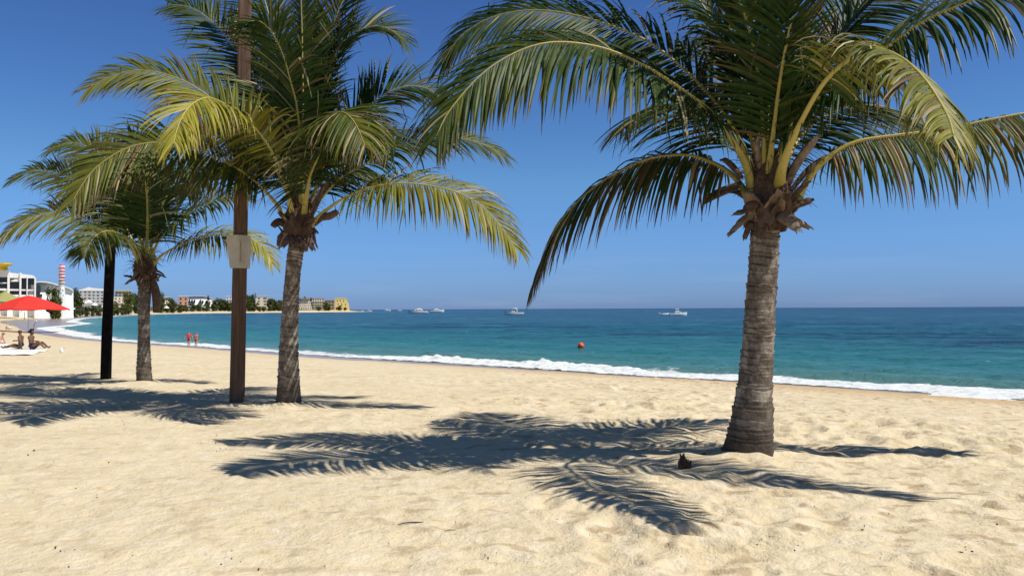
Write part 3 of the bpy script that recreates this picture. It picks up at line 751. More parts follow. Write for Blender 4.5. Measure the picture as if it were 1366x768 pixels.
FB = [
 ([(392,300),(385,262),(368,212),(342,172),(312,147),(288,133),(272,131),(254,141),(240,162),(231,192)], -3.1, dict(roll=8, droop=.62, yellow=.85, L=.95, bent=.15, dry=.08, first=.24, label='long yellow-green frond arching towards the camera on the left')),
 ([(395,300),(378,246),(348,196),(304,150),(260,116),(223,100),(186,94),(150,101),(117,118)], -.8, dict(roll=38, droop=.45, yellow=.34, L=.9, tipdry=.1)),
 ([(388,302),(362,264),(328,232),(288,210),(248,195),(212,190),(177,195),(146,210),(119,233),(97,268)], -1.9, dict(roll=36, droop=.60, yellow=.22, L=1.0, tipdry=.2, dry=.06)),
 ([(412,304),(433,282),(464,262),(499,249),(534,245),(574,248),(610,257),(641,274),(667,301),(688,330)], -.9, dict(roll=22, droop=.62, yellow=.55, L=.95, bent=.1, dry=.08, tipdry=.1)),
 ([(408,300),(426,268),(452,240),(486,220),(521,200),(565,185),(610,184),(645,193),(672,207)], .6, dict(roll=26, droop=.40, yellow=.16, L=.86, tipdry=.1)),
 ([(406,298),(425,240),(455,185),(486,150),(508,129),(539,116),(565,117),(585,128),(600,150)], .5, dict(roll=36, droop=.35, yellow=.0, L=1.0)),
 ([(403,298),(412,225),(425,150),(437,97),(450,66),(473,44),(499,35),(521,40),(540,55)], .3, dict(roll=36, droop=.28, yellow=.0, L=1.0)),
 ([(400,298),(402,225),(397,150),(388,110),(377,72),(362,42),(345,28),(330,30)], -1.6, dict(roll=12, droop=.42, yellow=.0, L=1.05)),
 ([(396,298),(380,210),(358,145),(334,94),(304,52),(278,25),(254,10),(228,6)], 1.2, dict(roll=34, droop=.32, yellow=.04, L=1.0)),
 ([(404,300),(409,262),(416,222),(428,178),(441,155),(458,150),(474,165),(487,195)], -2.6, dict(roll=6, droop=.65, yellow=.22, L=1.0, bent=.3, dry=.12, first=.28)),
 ([(402,298),(404,210),(404,110),(402,10),(398,-50)], .3, dict(roll=6, droop=.18, yellow=.08, vee=40, L=.85)),
 ([(404,298),(414,210),(426,110),(442,40),(465,-10),(495,-35)], .8, dict(roll=25, droop=.3, yellow=.03)),
 ([(398,298),(384,250),(352,222),(308,214),(272,232),(250,262)], 2.3, dict(roll=8, droop=.55, yellow=.05)),
 ([(404,298),(424,250),(452,225),(484,222),(512,245)], 2.5, dict(roll=8, droop=.55, yellow=.05)),
 ([(399,298),(388,190),(374,90),(356,10),(340,-25),(318,-40)], 1.6, dict(roll=28, droop=.35, yellow=.05)),
 ([(398,298),(385,230),(362,180),(330,140),(295,125)], 2.2, dict(roll=15, droop=.4, yellow=.0)),
 ([(403,300),(412,240),(432,200),(462,180),(495,178),(525,196)], -2.0, dict(roll=12, droop=.55, yellow=.05)),
]
def extraB(root, O, C, k, rg):
    def sp(pts, dz, r, mat, nm='dead_stalk'):
        p3 = [P(a, b, dB+dz*i/(len(pts)-1))-O for i, (a, b) in enumerate(pts)]; q, _ = spline(p3, 12)
        mb = MB(); mb.tube(q, [r*k*(.55+.75*math.sin(i/11*2.4+.3)) for i in range(12)], 8, squash=.6, c=(0, 0, .01)); mb.build(nm, mat, root, smooth=True)
    sp([(418,300),(428,290),(440,288),(450,282)], -.1, 5, M['husk']); sp([(384,302),(374,296),(368,298),(364,302)], -.1, 5, M['fibre'])
    sp([(390,305),(380,310),(374,318),(372,328)], -.1, 4, M['husk']); sp([(402,295),(404,275),(400,258),(398,242)], -.2, 4, M['husk_pale'], 'spathe')
    sp([(412,295),(422,270),(432,252),(440,240)], .1, 4, M['husk'], 'spathe')
palm('middle coconut palm standing just right of the tall brown post', (387, 541), dB,
     [(385,541,18),(385,525,16),(385,500,14.5),(385,470,13),(386,440,12),(388,400,11),(391,360,10.6),(395,330,10.8),(398,312,11)],
     FB, .95, 7, (399, 306), 22, extraB, sheath=(17, 62), bootk=1.1)
dC = 18.0
FC = [
 ([(188,358),(178,336),(165,318),(148,306),(125,296),(100,287),(75,283),(50,287),(26,297),(2,316)], -.4, dict(roll=30, droop=.52, yellow=.45, L=.92, tipdry=.2)),
 ([(187,358),(178,332),(163,314),(143,308),(124,318),(112,344)], -2.2, dict(roll=10, droop=.6, yellow=.22, L=.85, bent=.15)),
 ([(190,356),(172,310),(148,272),(120,250),(92,236),(65,228),(40,228),(16,238)], .4, dict(roll=34, droop=.35, yellow=.15, L=.85)),
 ([(192,356),(182,300),(165,248),(142,212),(118,196),(92,190),(66,198)], .6, dict(roll=36, droop=.35, yellow=.18, L=.9)),
 ([(195,356),(197,312),(196,268),(192,228),(184,200),(172,185)], -1.6, dict(roll=8, droop=.45, yellow=.0, L=1.0)),
 ([(199,356),(208,328),(222,308),(250,287),(280,270),(305,262),(325,268)], -.5, dict(roll=30, droop=.42, yellow=.12, L=.9)),
 ([(201,358),(212,344),(233,330),(265,317),(300,313),(330,317),(352,330),(364,352)], -.2, dict(roll=18, droop=.58, yellow=.72, L=.78, dry=.1)),
 ([(197,356),(208,305),(222,262),(242,235),(265,222),(290,222)], .6, dict(roll=30, droop=.35, yellow=.05)),
 ([(194,356),(186,300),(176,250),(160,215),(140,190)], 1.4, dict(roll=20, droop=.4, yellow=.08)),
 ([(196,356),(205,310),(215,275),(230,255),(250,250)], 2.3, dict(roll=8, droop=.5, yellow=.08)),
 ([(195,356),(196,290),(198,230),(204,180)], .1, dict(roll=6, droop=.2, yellow=.15, vee=42, L=.8)),
]
def extraC(root, O, C, k, rg):
    p3 = [P(a, b, dC)-O for a, b in [(204,372),(207,385),(209,400),(208,417)]]; q, _ = spline(p3, 12)
    mb = MB(); mb.tube(q, [5.5*k*(.5+.6*math.sin(i/11*2.6+.2)) for i in range(12)], 8, squash=.6, c=(0, 0, .01)); mb.build('dead_flower_stalk', M['husk'], root, smooth=True)
palm('smallest coconut palm farthest down the beach, right of the black post', (192, 512), dC,
     [(193,512,10.5),(192,495,9.8),(192,470,8.6),(192,440,7.8),(192,410,8.0),(193,390,8.6),(194,372,9)],
     FC, .95, 13, (194, 364), 16, extraC, sheath=(12.5, 46))
# ------------------------------------------------------------------ posts
g, d1 = ground(316, 537)
O = Vector((g.x, g.y, g.z)); root = thing('wooden_post', O, 'tall reddish brown wooden post rising out of the picture between two palms', 'post')
def square_post(root, base, dpt, pts, hw, mat, ch=.22, name='shaft'):
    mb = MB(); vs = []; fs = []; m = 8
    for (px_, row, sc_) in pts:
        c = P(px_, row, dpt)-base; r = hw*sc_*dpt/FPX; k = r*ch
        for (a, b) in [(-r+k,-r),(r-k,-r),(r,-r+k),(r,r-k),(r-k,r),(-r+k,r),(-r,r-k),(-r,-r+k)]:
            an = R(18); vs.append((c.x+a*math.cos(an)-b*math.sin(an), c.y+a*math.sin(an)+b*math.cos(an), c.z))
    for i in range(len(pts)-1):
        for j in range(m): fs.append((i*m+j, i*m+(j+1) % m, (i+1)*m+(j+1) % m, (i+1)*m+j))
    fs.append(tuple(range((len(pts)-1)*m, len(pts)*m))); mb.add(vs, fs); return mb.build(name, mat, root)
square_post(root, O, d1, [(316,548,.96),(318,450,.93),(320,350,.9),(322,250,.87),(325,120,.85),(327,0,.82),(329,-70,.8)], 10.2, M['wood'])
bx = MB(); vs = []
kk = d1/FPX
for (x0, x1, row, dep) in [(306.5,331.5,314,12),(306,332,322,12),(308,331.5,340,12),(310.5,330.5,358,12)]:
    a = P(x0, row, d1)-O; b = P(x1, row, d1)-O
    vs += [(a.x, a.y-dep*kk, a.z), ((a.x*.38+b.x*.62), a.y-dep*kk*1.15, a.z), (b.x, b.y-dep*kk*.55, b.z), (b.x, b.y+10*kk, b.z), (a.x, a.y+10*kk, a.z)]
fs = []
for i in range(3):
    for j in range(5): fs.append((i*5+j, (i+1)*5+j, (i+1)*5+(j+1) % 5, i*5+(j+1) % 5))
fs += [(0,1,2,3,4), (19,18,17,16,15)]; bx.add(vs, fs); cb = bx.build('cover_box', M['boxplastic'], root, bevel=.012)
q_ = P(324.5, 336, d1)-O; sl = MB(); sl.box(q_.x-1.1*kk, q_.x+1.1*kk, q_.y-12.6*kk, q_.y-6*kk, q_.z-14*kk, q_.z+14*kk); sl.build('slot', M['tan'], cb); cb['label'] = 'beige plastic box cover strapped round the post'
g, d2 = ground(141, 505)
O2 = Vector((g.x, g.y, g.z)); root = thing('wooden_post', O2, 'black tarred wooden post left of the smallest palm', 'post')
square_post(root, O2, d2, [(141,513,1),(142.5,450,.97),(145,390,.93),(147,345,.9),(150,290,.88),(151,262,.86)], 6.3, M['darkwood'], ch=.3)
# ------------------------------------------------------------------ husks and litter on the sand
rgl = random.Random(4)
for i, (a, b, hgt, lab) in enumerate([(913, 628, .24, 'brown split husk stump standing in the sand left of the large palm'), (941, 612, .13, 'small dark husk stump close against the foot of the large palm')]):
    p, _ = ground(a, b); t = thing('husk_stump', p, lab, 'husk')
    for j in range(4):
        an = j*1.6+i; boot(t, (math.cos(an)*.03, math.sin(an)*.03, -.04), (math.cos(an)*.22, math.sin(an)*.22, 1), hgt*rgl.uniform(.4, .95)+.03, .038, rgl, M['husk']).name = 'husk_flap'
p, _ = ground(549, 701)
mb = MB(); mb.tube([(-.10,-.02,.016),(-.05,-.015,.026),(0,0,.028),(.05,.02,.022),(.085,.045,.018)], [.003,.005,.006,.005,.002], 6, c=(0, 0, .01))
o = mb.build('twig', M['husk']); o.location = p; tag(o, 'thin dark curved twig lying on the open sand in the foreground', 'twig')
p, _ = ground(600, 710)
mb = MB(); mb.tube([(-.04,-.01,.014),(0,0,.02),(.04,.02,.014)], [.002,.0035,.002], 6, c=(0, 0, .01)); o = mb.build('twig', M['husk']); o.location = p; tag(o, 'short thin twig right of the curved one', 'twig')
mb = MB()
spots = [(235,716),(345,760),(92,757),(240,735),(1060,735),(1152,658),(1153,702),(1070,700),(1058,695),(1012,664),(1020,668),(1050,655),(1330,700),(1283,738),(870,745),(610,760),(1175,745),(210,722)]
for i in range(70):
    cx_, cy_ = rgl.uniform(0, 1366), rgl.uniform(535, 768)
    for j in range(rgl.randint(1, 4)): spots.append((cx_+rgl.gauss(0, 14), min(767, max(520, cy_+rgl.gauss(0, 8)))))
for a, b in spots:
    if b > 764 or b < 525: continue
    p, dd = ground(a, b); s_ = rgl.uniform(.003, .010)*(1.5 if rgl.random() < .12 else 1); an = rgl.uniform(0, 3.14)
    x, y = math.cos(an)*s_, math.sin(an)*s_; z = p.z+.010
    mb.add([(p.x-x, p.y-y, z), (p.x+y*.5, p.y-x*.5, z+.003), (p.x+x, p.y+y, z+.001), (p.x-y*.5, p.y+x*.5, z+.003), (p.x, p.y, z-.02)], [(0,1,2,3), (0,4,1), (1,4,2), (2,4,3), (3,4,0)])
tag(mb.build('leaf_litter', M['husk']), 'tiny brown bits of husk and leaf scattered over the sand', 'litter', kind='stuff')
# ------------------------------------------------------------------ people
def skin_obj(name, nodes_, edges, mat, parent, root=0, sub=2):
    me = bpy.data.meshes.new(name); me.from_pydata([n[:3] for n in nodes_], edges, []); me.materials.append(mat)
    o = bpy.data.objects.new(name, me); col.objects.link(o)
    if parent: o.parent = parent
    m = o.modifiers.new('skin', 'SKIN'); m.use_smooth_shade = True
    if not me.skin_vertices: me.attributes.new('skin', 'FLOAT', 'POINT') if False else None
    sv = me.skin_vertices[0].data
    for i, n in enumerate(nodes_):
        r = n[3]; sv[i].radius = (r, n[4] if len(n) > 4 else r); sv[i].use_root = (i == root)
    s = o.modifiers.new('sub', 'SUBSURF'); s.levels = sub; s.render_levels = sub
    return o
def person(loc, J, skin, hair, label, group=None, rz=0, bun=False, cloth=(), hairlen=0, scale=1.0):
    """J: joint positions. One continuous body; hair and clothes are children."""
    t = thing('person', loc, label, 'person', group, rz); t.scale = (scale,)*3
    nd = []; ed = []; ix = {}
    def add(k, p, r, par=None, r2=None):
        ix[k] = len(nd); nd.append((*p, r, r2 or r))
        if par is not None: ed.append((ix[par], ix[k]))
    V = Vector
    pel = V(J['pelvis']); ch = V(J['chest']); nk = V(J['neck']); hd = V(J['head'])
    add('pel', pel, .15, None, .11); add('waist', pel.lerp(ch, .5), .125, 'pel', .09); add('ch', ch, .155, 'waist', .105); add('nk0', ch.lerp(nk, .7), .09, 'ch', .07)
    add('nk', nk, .05, 'nk0'); hv = (hd-nk); add('hd0', nk+hv*.45, .065, 'nk', .075); add('hd', hd, .078, 'hd0', .095); add('hd1', hd+hv.normalized()*.085, .055, 'hd', .07)
    fw = V(J.get('face', (0, 1, 0))).normalized()
    for sd in ('L', 'R'):
        sh, el, wr = V(J['sh'+sd]), V(J['el'+sd]), V(J['wr'+sd])
        add('sh'+sd, sh, .062, 'ch'); add('el'+sd, el, .040, 'sh'+sd); add('wr'+sd, wr, .026, 'el'+sd)
        dr = (wr-el).normalized(); pm = wr+dr*.06; add('pm'+sd, pm, .036, 'wr'+sd, .018)
        sdv = dr.orthogonal().normalized()
        for q in range(4):
            e = pm+dr*(.085+.012*(1.5-abs(q-1.5)))+sdv*(q-1.5)*.022; add('f%s%d' % (sd, q), e, .009, 'pm'+sd)
        add('th'+sd, pm+dr*.02+sdv*.06, .010, 'pm'+sd)
        hp, kn, an, toe = V(J['hp'+sd]), V(J['kn'+sd]), V(J['an'+sd]), V(J['toe'+sd])
        add('hp'+sd, hp, .095, 'pel'); add('kn'+sd, kn, .060, 'hp'+sd); add('cf'+sd, kn.lerp(an, .35), .056, 'kn'+sd); add('an'+sd, an, .036, 'cf'+sd); add('toe'+sd, toe, .030, 'an'+sd)
    skin_obj('body', nd, ed, skin, t)
    # nose and ears so that the head has a front
    # hair
    c = hd+hv.normalized()*.03-fw*.02
    hn = [(*(c), .105, .115), (*(c-fw*.03-hv.normalized()*(.06+hairlen)), .08 if hairlen < .05 else .09, .07)]
    he = [(0, 1)]
    if bun: hn += [(*(hd+hv.normalized()*.15-fw*.05), .045, .045)]; he += [(0, 2)]
    skin_obj('hair', hn, he, hair, t)
    for (nm, mat, kind) in cloth:
        if kind == 'top':
            n2 = [(*pel.lerp(ch, .2), .15, .115), (*pel.lerp(ch, .6), .15, .115), (*ch, .178, .128), (*ch.lerp(nk, .55), .12, .09)]
            e2 = [(0,1),(1,2),(2,3)]
            for sd in ('L', 'R'): n2 += [(*V(J['sh'+sd]), .08), (*V(J['sh'+sd]).lerp(V(J['el'+sd]), .6), .062)]; k0 = len(n2)-2; e2 += [(2, k0), (k0, k0+1)]
            skin_obj(nm, n2, e2, mat, t, root=1)
        elif kind == 'bottom':
            n2 = [(*pel, .175, .135), (*pel.lerp(ch, .22), .15, .12)]; e2 = [(0, 1)]
            for sd in ('L', 'R'): n2 += [(*V(J['hp'+sd]), .115), (*V(J['hp'+sd]).lerp(V(J['kn'+sd]), .45), .098)]; k0 = len(n2)-2; e2 += [(0, k0), (k0, k0+1)]
            skin_obj(nm, n2, e2, mat, t)
        elif kind == 'suit':
            n2 = [(*pel, .180, .140), (*pel.lerp(ch, .35), .145, .11), (*pel.lerp(ch, .62), .14, .108)]
            skin_obj(nm, n2, [(0, 1), (1, 2)], mat, t)
        elif kind == 'pack':
            b = MB(); q = ch-fw*.17+V((0, 0, -.08)); b.lathe([(.06,-.24),(.14,-.22),(.17,-.1),(.17,.1),(.13,.22),(.04,.26)], 14, q, squash=.6); b.build(nm, mat, t, smooth=True)
    return t
def standing(step=.15, arm=.12, s=1):
    return dict(pelvis=(0,0,.93), chest=(0,.01,1.27), neck=(0,.01,1.47), head=(0,.03,1.63), face=(0,1,0),
        shL=(-.18,0,1.38), elL=(-.18-arm,-.03,1.12), wrL=(-.16-arm,.06,.90), shR=(.18,0,1.38), elR=(.18+arm*.8,-.05,1.12), wrR=(.17+arm*.8,.05,.90),
        hpL=(-.10,0,.86), knL=(-.11,step*.5+.02,.48), anL=(-.11,step*.4,.09), toeL=(-.12,step*.4+.15,.03),
        hpR=(.10,0,.86), knR=(.10,-step*.2,.48), anR=(.10,-step,.11), toeR=(.11,-step+.13,.03))
def seated_legs_out(bend=.2, lean=-.08):
    # sits facing +x with the legs stretched out on the ground
    return dict(pelvis=(0,0,.12), chest=(lean,0,.50), neck=(lean+.02,0,.69), head=(lean+.06,0,.83), face=(1,0,0),
        shL=(lean,.17,.60), elL=(lean-.14,.22,.36), wrL=(lean-.16,.20,.08), shR=(lean,-.17,.60), elR=(.16,-.20,.42), wrR=(.34,-.15,.40),
        hpL=(.08,.10,.11), knL=(.45,.12,.12+bend), anL=(.82,.11,.07), toeL=(.90,.11,.17),
        hpR=(.08,-.10,.11), knR=(.44,-.12,.16+bend), anR=(.78,-.12,.07), toeR=(.87,-.12,.17))
def seated_knees():
    return dict(pelvis=(0,0,.12), chest=(.06,0,.50), neck=(.10,0,.68), head=(.15,0,.82), face=(1,0,0),
        shL=(.06,.17,.60), elL=(.28,.24,.42), wrL=(.46,.10,.42), shR=(.06,-.17,.60), elR=(.28,-.24,.42), wrR=(.46,-.10,.40),
        hpL=(.08,.10,.12), knL=(.40,.14,.46), anL=(.52,.12,.08), toeL=(.66,.12,.03),
        hpR=(.08,-.10,.12), knR=(.40,-.14,.46), anR=(.52,-.12,.08), toeR=(.66,-.12,.03))
def reclined():
    # leans back on the elbows, legs out towards +x
    return dict(pelvis=(0,0,.12), chest=(-.34,0,.34), neck=(-.48,0,.48), head=(-.52,0,.63), face=(1,0,.2),
        shL=(-.38,.18,.40), elL=(-.52,.24,.06), wrL=(-.28,.24,.04), shR=(-.38,-.18,.40), elR=(-.52,-.24,.06), wrR=(-.28,-.24,.04),
        hpL=(.08,.10,.11), knL=(.48,.12,.12), anL=(.88,.12,.07), toeL=(.94,.12,.17),
        hpR=(.08,-.10,.11), knR=(.44,-.12,.30), anR=(.74,-.12,.07), toeR=(.86,-.12,.04))
# the pair on the white towel
ga, da = ground(29, 466.5); gb, db = ground(36, 467)
ga.z += .03; gb.z += .03
J = seated_legs_out(.05, .03)
person(ga+Vector((-.02, 0, 0)), J, M['skin_dark'], M['hair'], 'dark haired woman in navy swimwear sitting on the white towel with her legs stretched left', None, rz=R(180), bun=False, cloth=[('swim_bottom', M['navy'], 'suit')], hairlen=.02, scale=.92)
J = seated_legs_out(.22, -.02)
person(gb+Vector((.12, .12, 0)), J, M['skin_dark'], M['hair'], 'person with high hair bun and navy shorts sitting on the towel facing right', None, rz=R(-8), bun=True, cloth=[('shorts', M['navy'], 'bottom')], scale=.92)
# reclining at the left edge
gc, dc = ground(-8, 459)
person(gc, reclined(), M['skin'], M['hair'], 'dark haired person leaning back on the elbows at the very left edge of the picture', None, rz=R(183), cloth=[('shorts', M['coral'], 'bottom')])
# two people sitting farther back
p, d_ = ground(8, 440); person(p, seated_knees(), M['skin'], M['hair'], 'person in pink sitting on the sand at far left, nearer the left edge', 'pair sitting on the sand at far left', rz=R(60), cloth=[('shirt', M['coral'], 'top')])
p, d_ = ground(13.5, 439.5); person(p, seated_knees(), M['skin'], M['brownhair'], 'person with brown hair sitting on the sand in pale top, right one of the pair', 'pair sitting on the sand at far left', rz=R(110), cloth=[('shirt', M['towel'], 'top')])
# couple walking along the water
def on_depth(px_, py, d):
    p = P(px_, py, d); return p
p, d_ = ground(252, 463.3); person(p, standing(.16, .26), M['skin'], M['hair'], 'walker in red shirt with red backpack at the water edge, left of the couple', 'couple walking along the water edge', rz=R(8), cloth=[('shirt', M['redshirt'], 'top'), ('shorts', M['maroon'], 'bottom'), ('backpack', M['redshirt'], 'pack')], scale=1.02)
p, d_ = ground(261.5, 463.0); person(p, standing(.02, .03), M['skin'], M['brownhair'], 'slim walker in coral top at the water edge, right of the couple', 'couple walking along the water edge', rz=R(-5), cloth=[('top', M['coral'], 'top'), ('shorts', M['maroon'], 'bottom')], hairlen=.08, scale=.97)
for a, b, lab, mt1, rz_ in [(65.5, 422.8, 'far beach walker in dark top seen just below the red umbrella rim', 'black', 40), (72.5, 429.3, 'bather standing in the shallow swash beyond the red umbrella', 'skin', 120), (72.5, 419.5, 'tiny beach walker in red up on the dry sand beyond the swash', 'redshirt', 200)]:
    p, d_ = ground(a, b); person(p, standing(.1, .05), M['skin'], M['brownhair'], lab, None, rz=R(rz_), cloth=[('shirt', M[mt1], 'top'), ('shorts', M['navy'], 'bottom')], scale=1.0)
for a, b, lab in [(85, 424, 'sunbather lying on the far sand beside the water')]:
    p, d_ = ground(a, b); person(p, reclined(), M['skin_dark'], M['brownhair'], lab, None, rz=R(10), cloth=[('shorts', M['maroon'], 'bottom')])
# towels
def towel(corners, lab, group=None, zo=.02):
    pts = [ground(a, b)[0] for a, b in corners]; mb = MB(); n = 22; vs = []; O_ = sum(pts, Vector())/4
    for i in range(n+1):
        for j in range(n+1):
            u, v = i/n, j/n; p = (pts[0]*(1-u)+pts[1]*u)*(1-v)+(pts[3]*(1-u)+pts[2]*u)*v
            z = H1(p.x, p.y)+zo+.03*abs(math.sin(u*9+v*3))*math.sin(v*7+u*2)**2
            vs.append((p.x-O_.x+.03*math.sin(v*11), p.y-O_.y+.04*math.sin(u*8), z-O_.z))
    fs = [(i*(n+1)+j, (i+1)*(n+1)+j, (i+1)*(n+1)+j+1, i*(n+1)+j+1) for i in range(n) for j in range(n)]
    mb.add(vs, fs); o = mb.build('beach_towel', M['towel'], smooth=True); o.location = O_; s = o.modifiers.new('s', 'SOLIDIFY'); s.thickness = .02
    return tag(o, lab, 'towel', group)
towel([(-30,474),(40,473.5),(67,467),(-30,463.5)], 'wide white towel spread under the two women on the sand')
towel([(-40,463),(20,462.5),(26,459),(-30,459)], 'smaller white towel behind the pair, reaching the left picture edge', zo=.03)
p, d_ = ground(82, 470.5)
b = MB(); b.lathe([(.035,0),(.055,.02),(.062,.09),(.05,.15),(.02,.18),(.018,.21)], 14); o = b.build('white_bottle', M['gel'], smooth=True); o.location = p; tag(o, 'small white container standing alone on the sand right of the towel', 'container'); o.scale = (1.1, 1.1, 1.0)
b = MB(); b.box(-.06, .06, -.02, .02, 0, .03); o = b.build('driftwood_bit', M['husk'], bevel=.008); pp, _ = ground(86, 465); o.location = pp; tag(o, 'small dark scrap on the sand behind the white container', 'driftwood')
# stake in the swash
p, d_ = ground(45, 441)
t = thing('thin_stake', p, 'thin bent dark stake with a white tip stuck in the wet sand', 'stake'); kk = d_/FPX
b = MB(); b.tube([(0,0,-.2),(0,0,3*kk),(.3*kk,0,7*kk),(2*kk,0,11*kk),(4*kk,0,12.2*kk)], .05, 6, c=(0, 0, .01)); b.build('rod', M['black'], t)
b = MB(); b.lathe([(.08,0),(.16,.08),(.12,.22),(.04,.28)], 10, (4*kk-.1, 0, 12*kk)); b.build('tip', M['gel'], t, smooth=True)
# ------------------------------------------------------------------ umbrellas
def parasol(base, d, px0, px1, ytop, yrim, mats, lab, group=None, n=8, parts=True, pole_px=None, segs=6, val=.14):
    k = d/FPX; t = thing('beach_umbrella', base, lab, 'umbrella', group)
    rad = (px1-px0)/2*k; ztop = (P(0, ytop, d).z if False else P((px0+px1)/2, ytop, d).z)-base.z; zrim = P((px0+px1)/2, yrim, d).z-base.z
    mb = MB(); vs = [(0, 0, ztop)]; fs = []; K = 7
    for i in range(1, K+1):
        u = i/K; z = ztop-(ztop-zrim)*(u**1.25)
        for j in range(n*segs):
            a = 2*math.pi*j/(n*segs)+.2; v = (j % segs)/segs; sag = 1-.055*math.sin(math.pi*v)*u
            vs.append((math.cos(a)*rad*u*sag, math.sin(a)*rad*u*sag, z-.06*math.sin(math.pi*v)*u*rad*.3))
    m = n*segs
    for j in range(m): fs.append((0, 1+j, 1+(j+1) % m))
    for i in range(K-1):
        for j in range(m): fs.append((1+i*m+j, 1+(i+1)*m+j, 1+(i+1)*m+(j+1) % m, 1+i*m+(j+1) % m))
    mb.add(vs, fs); cn = mb.build('canopy', mats[0], t); s = cn.modifiers.new('s', 'SOLIDIFY'); s.thickness = .012
    if parts:
        o = 1+(K-1)*m; v2 = vs[o:o+m]; mb = MB(); mb.add([(x, y, z) for x, y, z in v2]+[(x*1.003, y*1.003, z-val-.03*math.sin(j*math.pi/segs*2)) for j, (x, y, z) in enumerate(v2)], [(j, (j+1) % m, (j+1) % m+m, j+m) for j in range(m)])
        va = mb.build('valance', mats[1], cn); s = va.modifiers.new('s', 'SOLIDIFY'); s.thickness = .008
        for j in range(n):
            a = 2*math.pi*j/n+.2; mb = MB(); mb.tube([(0, 0, ztop-.1), (math.cos(a)*rad*.5, math.sin(a)*rad*.5, ztop-(ztop-zrim)*.42-.05), (math.cos(a)*rad*.98, math.sin(a)*rad*.98, zrim-.02)], .015, 5, c=(0, 0, .01)); mb.build('rib', M['metal'], t)
        mb = MB(); mb.lathe([(.05, 0), (.07, .03), (.03, .10), (.01, .14)], 10, (0, 0, ztop-.01)); mb.build('finial', mats[0], t, smooth=True)
    mb = MB(); mb.tube([(0, 0, -.3), (0, 0, ztop-.02)], .032 if parts else .04, 8, c=(0, 0, .01)); mb.build('pole', M['metal'], t)
    return t
p, d_ = ground(37.5, 443.5)
t = parasol(p, d_, -13.5, 88.5, 394, 412, (M['red'], M['darkred']), 'large red beach umbrella with a thin grey pole at the left edge', val=.17)
mb = MB(); k = d_/FPX; mb.tube([(-5*k, 0, 27.5*k), (-4.6*k, 0, 23*k), (-5.2*k, 0, 20*k), (-5*k, 0, 17.5*k)], [.03, .06, .04, .07], 6, squash=.4, c=(0, 0, .01)); mb.build('tie_strap', M['black'], t)
p, d_ = ground(6, 424)
parasol(p, d_, -22, 26, 389, 402, (M['olive'], M['green_canvas']), 'olive green beach umbrella standing behind the red one', val=.9)
# ------------------------------------------------------------------ buildings of the bay
def dland(px_, extra): return float(np.interp(px_, [60, 90, 110, 150, 185, 250, 293, 350, 410, 466, 500], [0, 455, 520, 665, 860, 1080, 1150, 1218, 1335, 1475, 1520]))+extra
def zrow(row, px_, d): return P(px_, row, d).z
def bld(name, lab, cat, pxc, d, base_row=None):
    p = P(pxc, 412, d); p.z = H1(p.x, p.y)-.5; an = math.atan2(-p.x, p.y)
    t = thing(name, p, lab, cat, None, an); t.scale.x = math.cos(an); return t, p
def rect(root, O_, d, px0, px1, r0, r1, y0, y1, mat, name, bev=0):
    a = P(px0, r1, d); b = P(px1, r0, d); mb = MB()
    mb.box(a.x-O_.x, b.x-O_.x, y0, y1, a.z-O_.z, b.z-O_.z); return mb.build(name, mat, root, bevel=bev)
# white modern hotel
d = 450; t, O_ = bld('hotel_building', 'white modernist hotel with rounded dark openings behind the red umbrella', 'building', 15, d)
rect(t, O_, d, -22, 47, 369, 424, 4.0, 22, M['white'], 'wall')
for (a, b, r0, r1) in [(-20,9.2,370,377),(-20,9.2,378.2,384.5),(13,25.5,375.5,385.2),(13,25.5,388,392.5),(28.3,35,370.5,385),(37,45.5,370.5,379),(37,41,379.2,386),(28.3,35,388,392.5),(-20,4,388,393)]:
    rect(t, O_, d, a, b, r0, r1, 3.2, 3.9, M['glass'], 'window')
for (a, b, r0, r1) in [(9.4,12.4,361.5,424),(25.6,28,363.5,424),(35.2,36.6,368,400),(45.8,48,370,424),(-22,-19,366,424)]:
    rect(t, O_, d, a, b, r0, r1, 0, 3.9, M['white'], 'column', .15)
for (a, b, r0, r1) in [(-19,9.4,362.5,369.5),(-19,9.4,376.8,378.2),(-19,9.4,384.8,387.6),(12.5,25.5,385.4,387.7),(12.5,25.5,392.8,396),(28.2,45.6,385.6,387.6),(28.2,45.6,392.8,398)]:
    rect(t, O_, d, a, b, r0, r1, .6, 3.8, M['white'], 'floor_slab', .1)
A_ = lambda a, r: (P(a, r, d).x-O_.x, P(a, r, d).z-O_.z)
mb = MB(); mb.prism([A_(12.6,370.4), A_(45.6,370.4), A_(46.2,368), A_(43,366.2), A_(12.6,363.5)][::-1], .8, 12); mb.build('roof', M['white'], t)
mb = MB(); mb.prism([A_(13,375.3), A_(25.4,375.3), A_(25.4,370.6), A_(20,371.6)][::-1], 1.2, 3.6); mb.build('sloping_panel', M['white'], t)
# yellow bowl on the roof
d = 446; t, O_ = bld('roof_sculpture', 'yellow flared bowl shaped structure on top of the white hotel', 'structure', 4, d)
O_.z = P(4, 361.4, d).z; t.location = O_; k = d/FPX
mb = MB(); mb.lathe([(2.8*k,0),(5.5*k,.6*k),(6.2*k,3*k),(5.2*k,5*k),(8*k,6.4*k),(12.2*k,8.2*k),(12.6*k,9.6*k),(11*k,10.2*k),(4*k,9.2*k)], 28, (0,0,0)); o = mb.build('bowl', M['bright_yellow'], t, smooth=True)
mb = MB(); mb.lathe([(11*k,10.1*k),(11.4*k,10.6*k),(10*k,10.8*k)], 28); mb.build('rim', M['olive'], t, smooth=True)
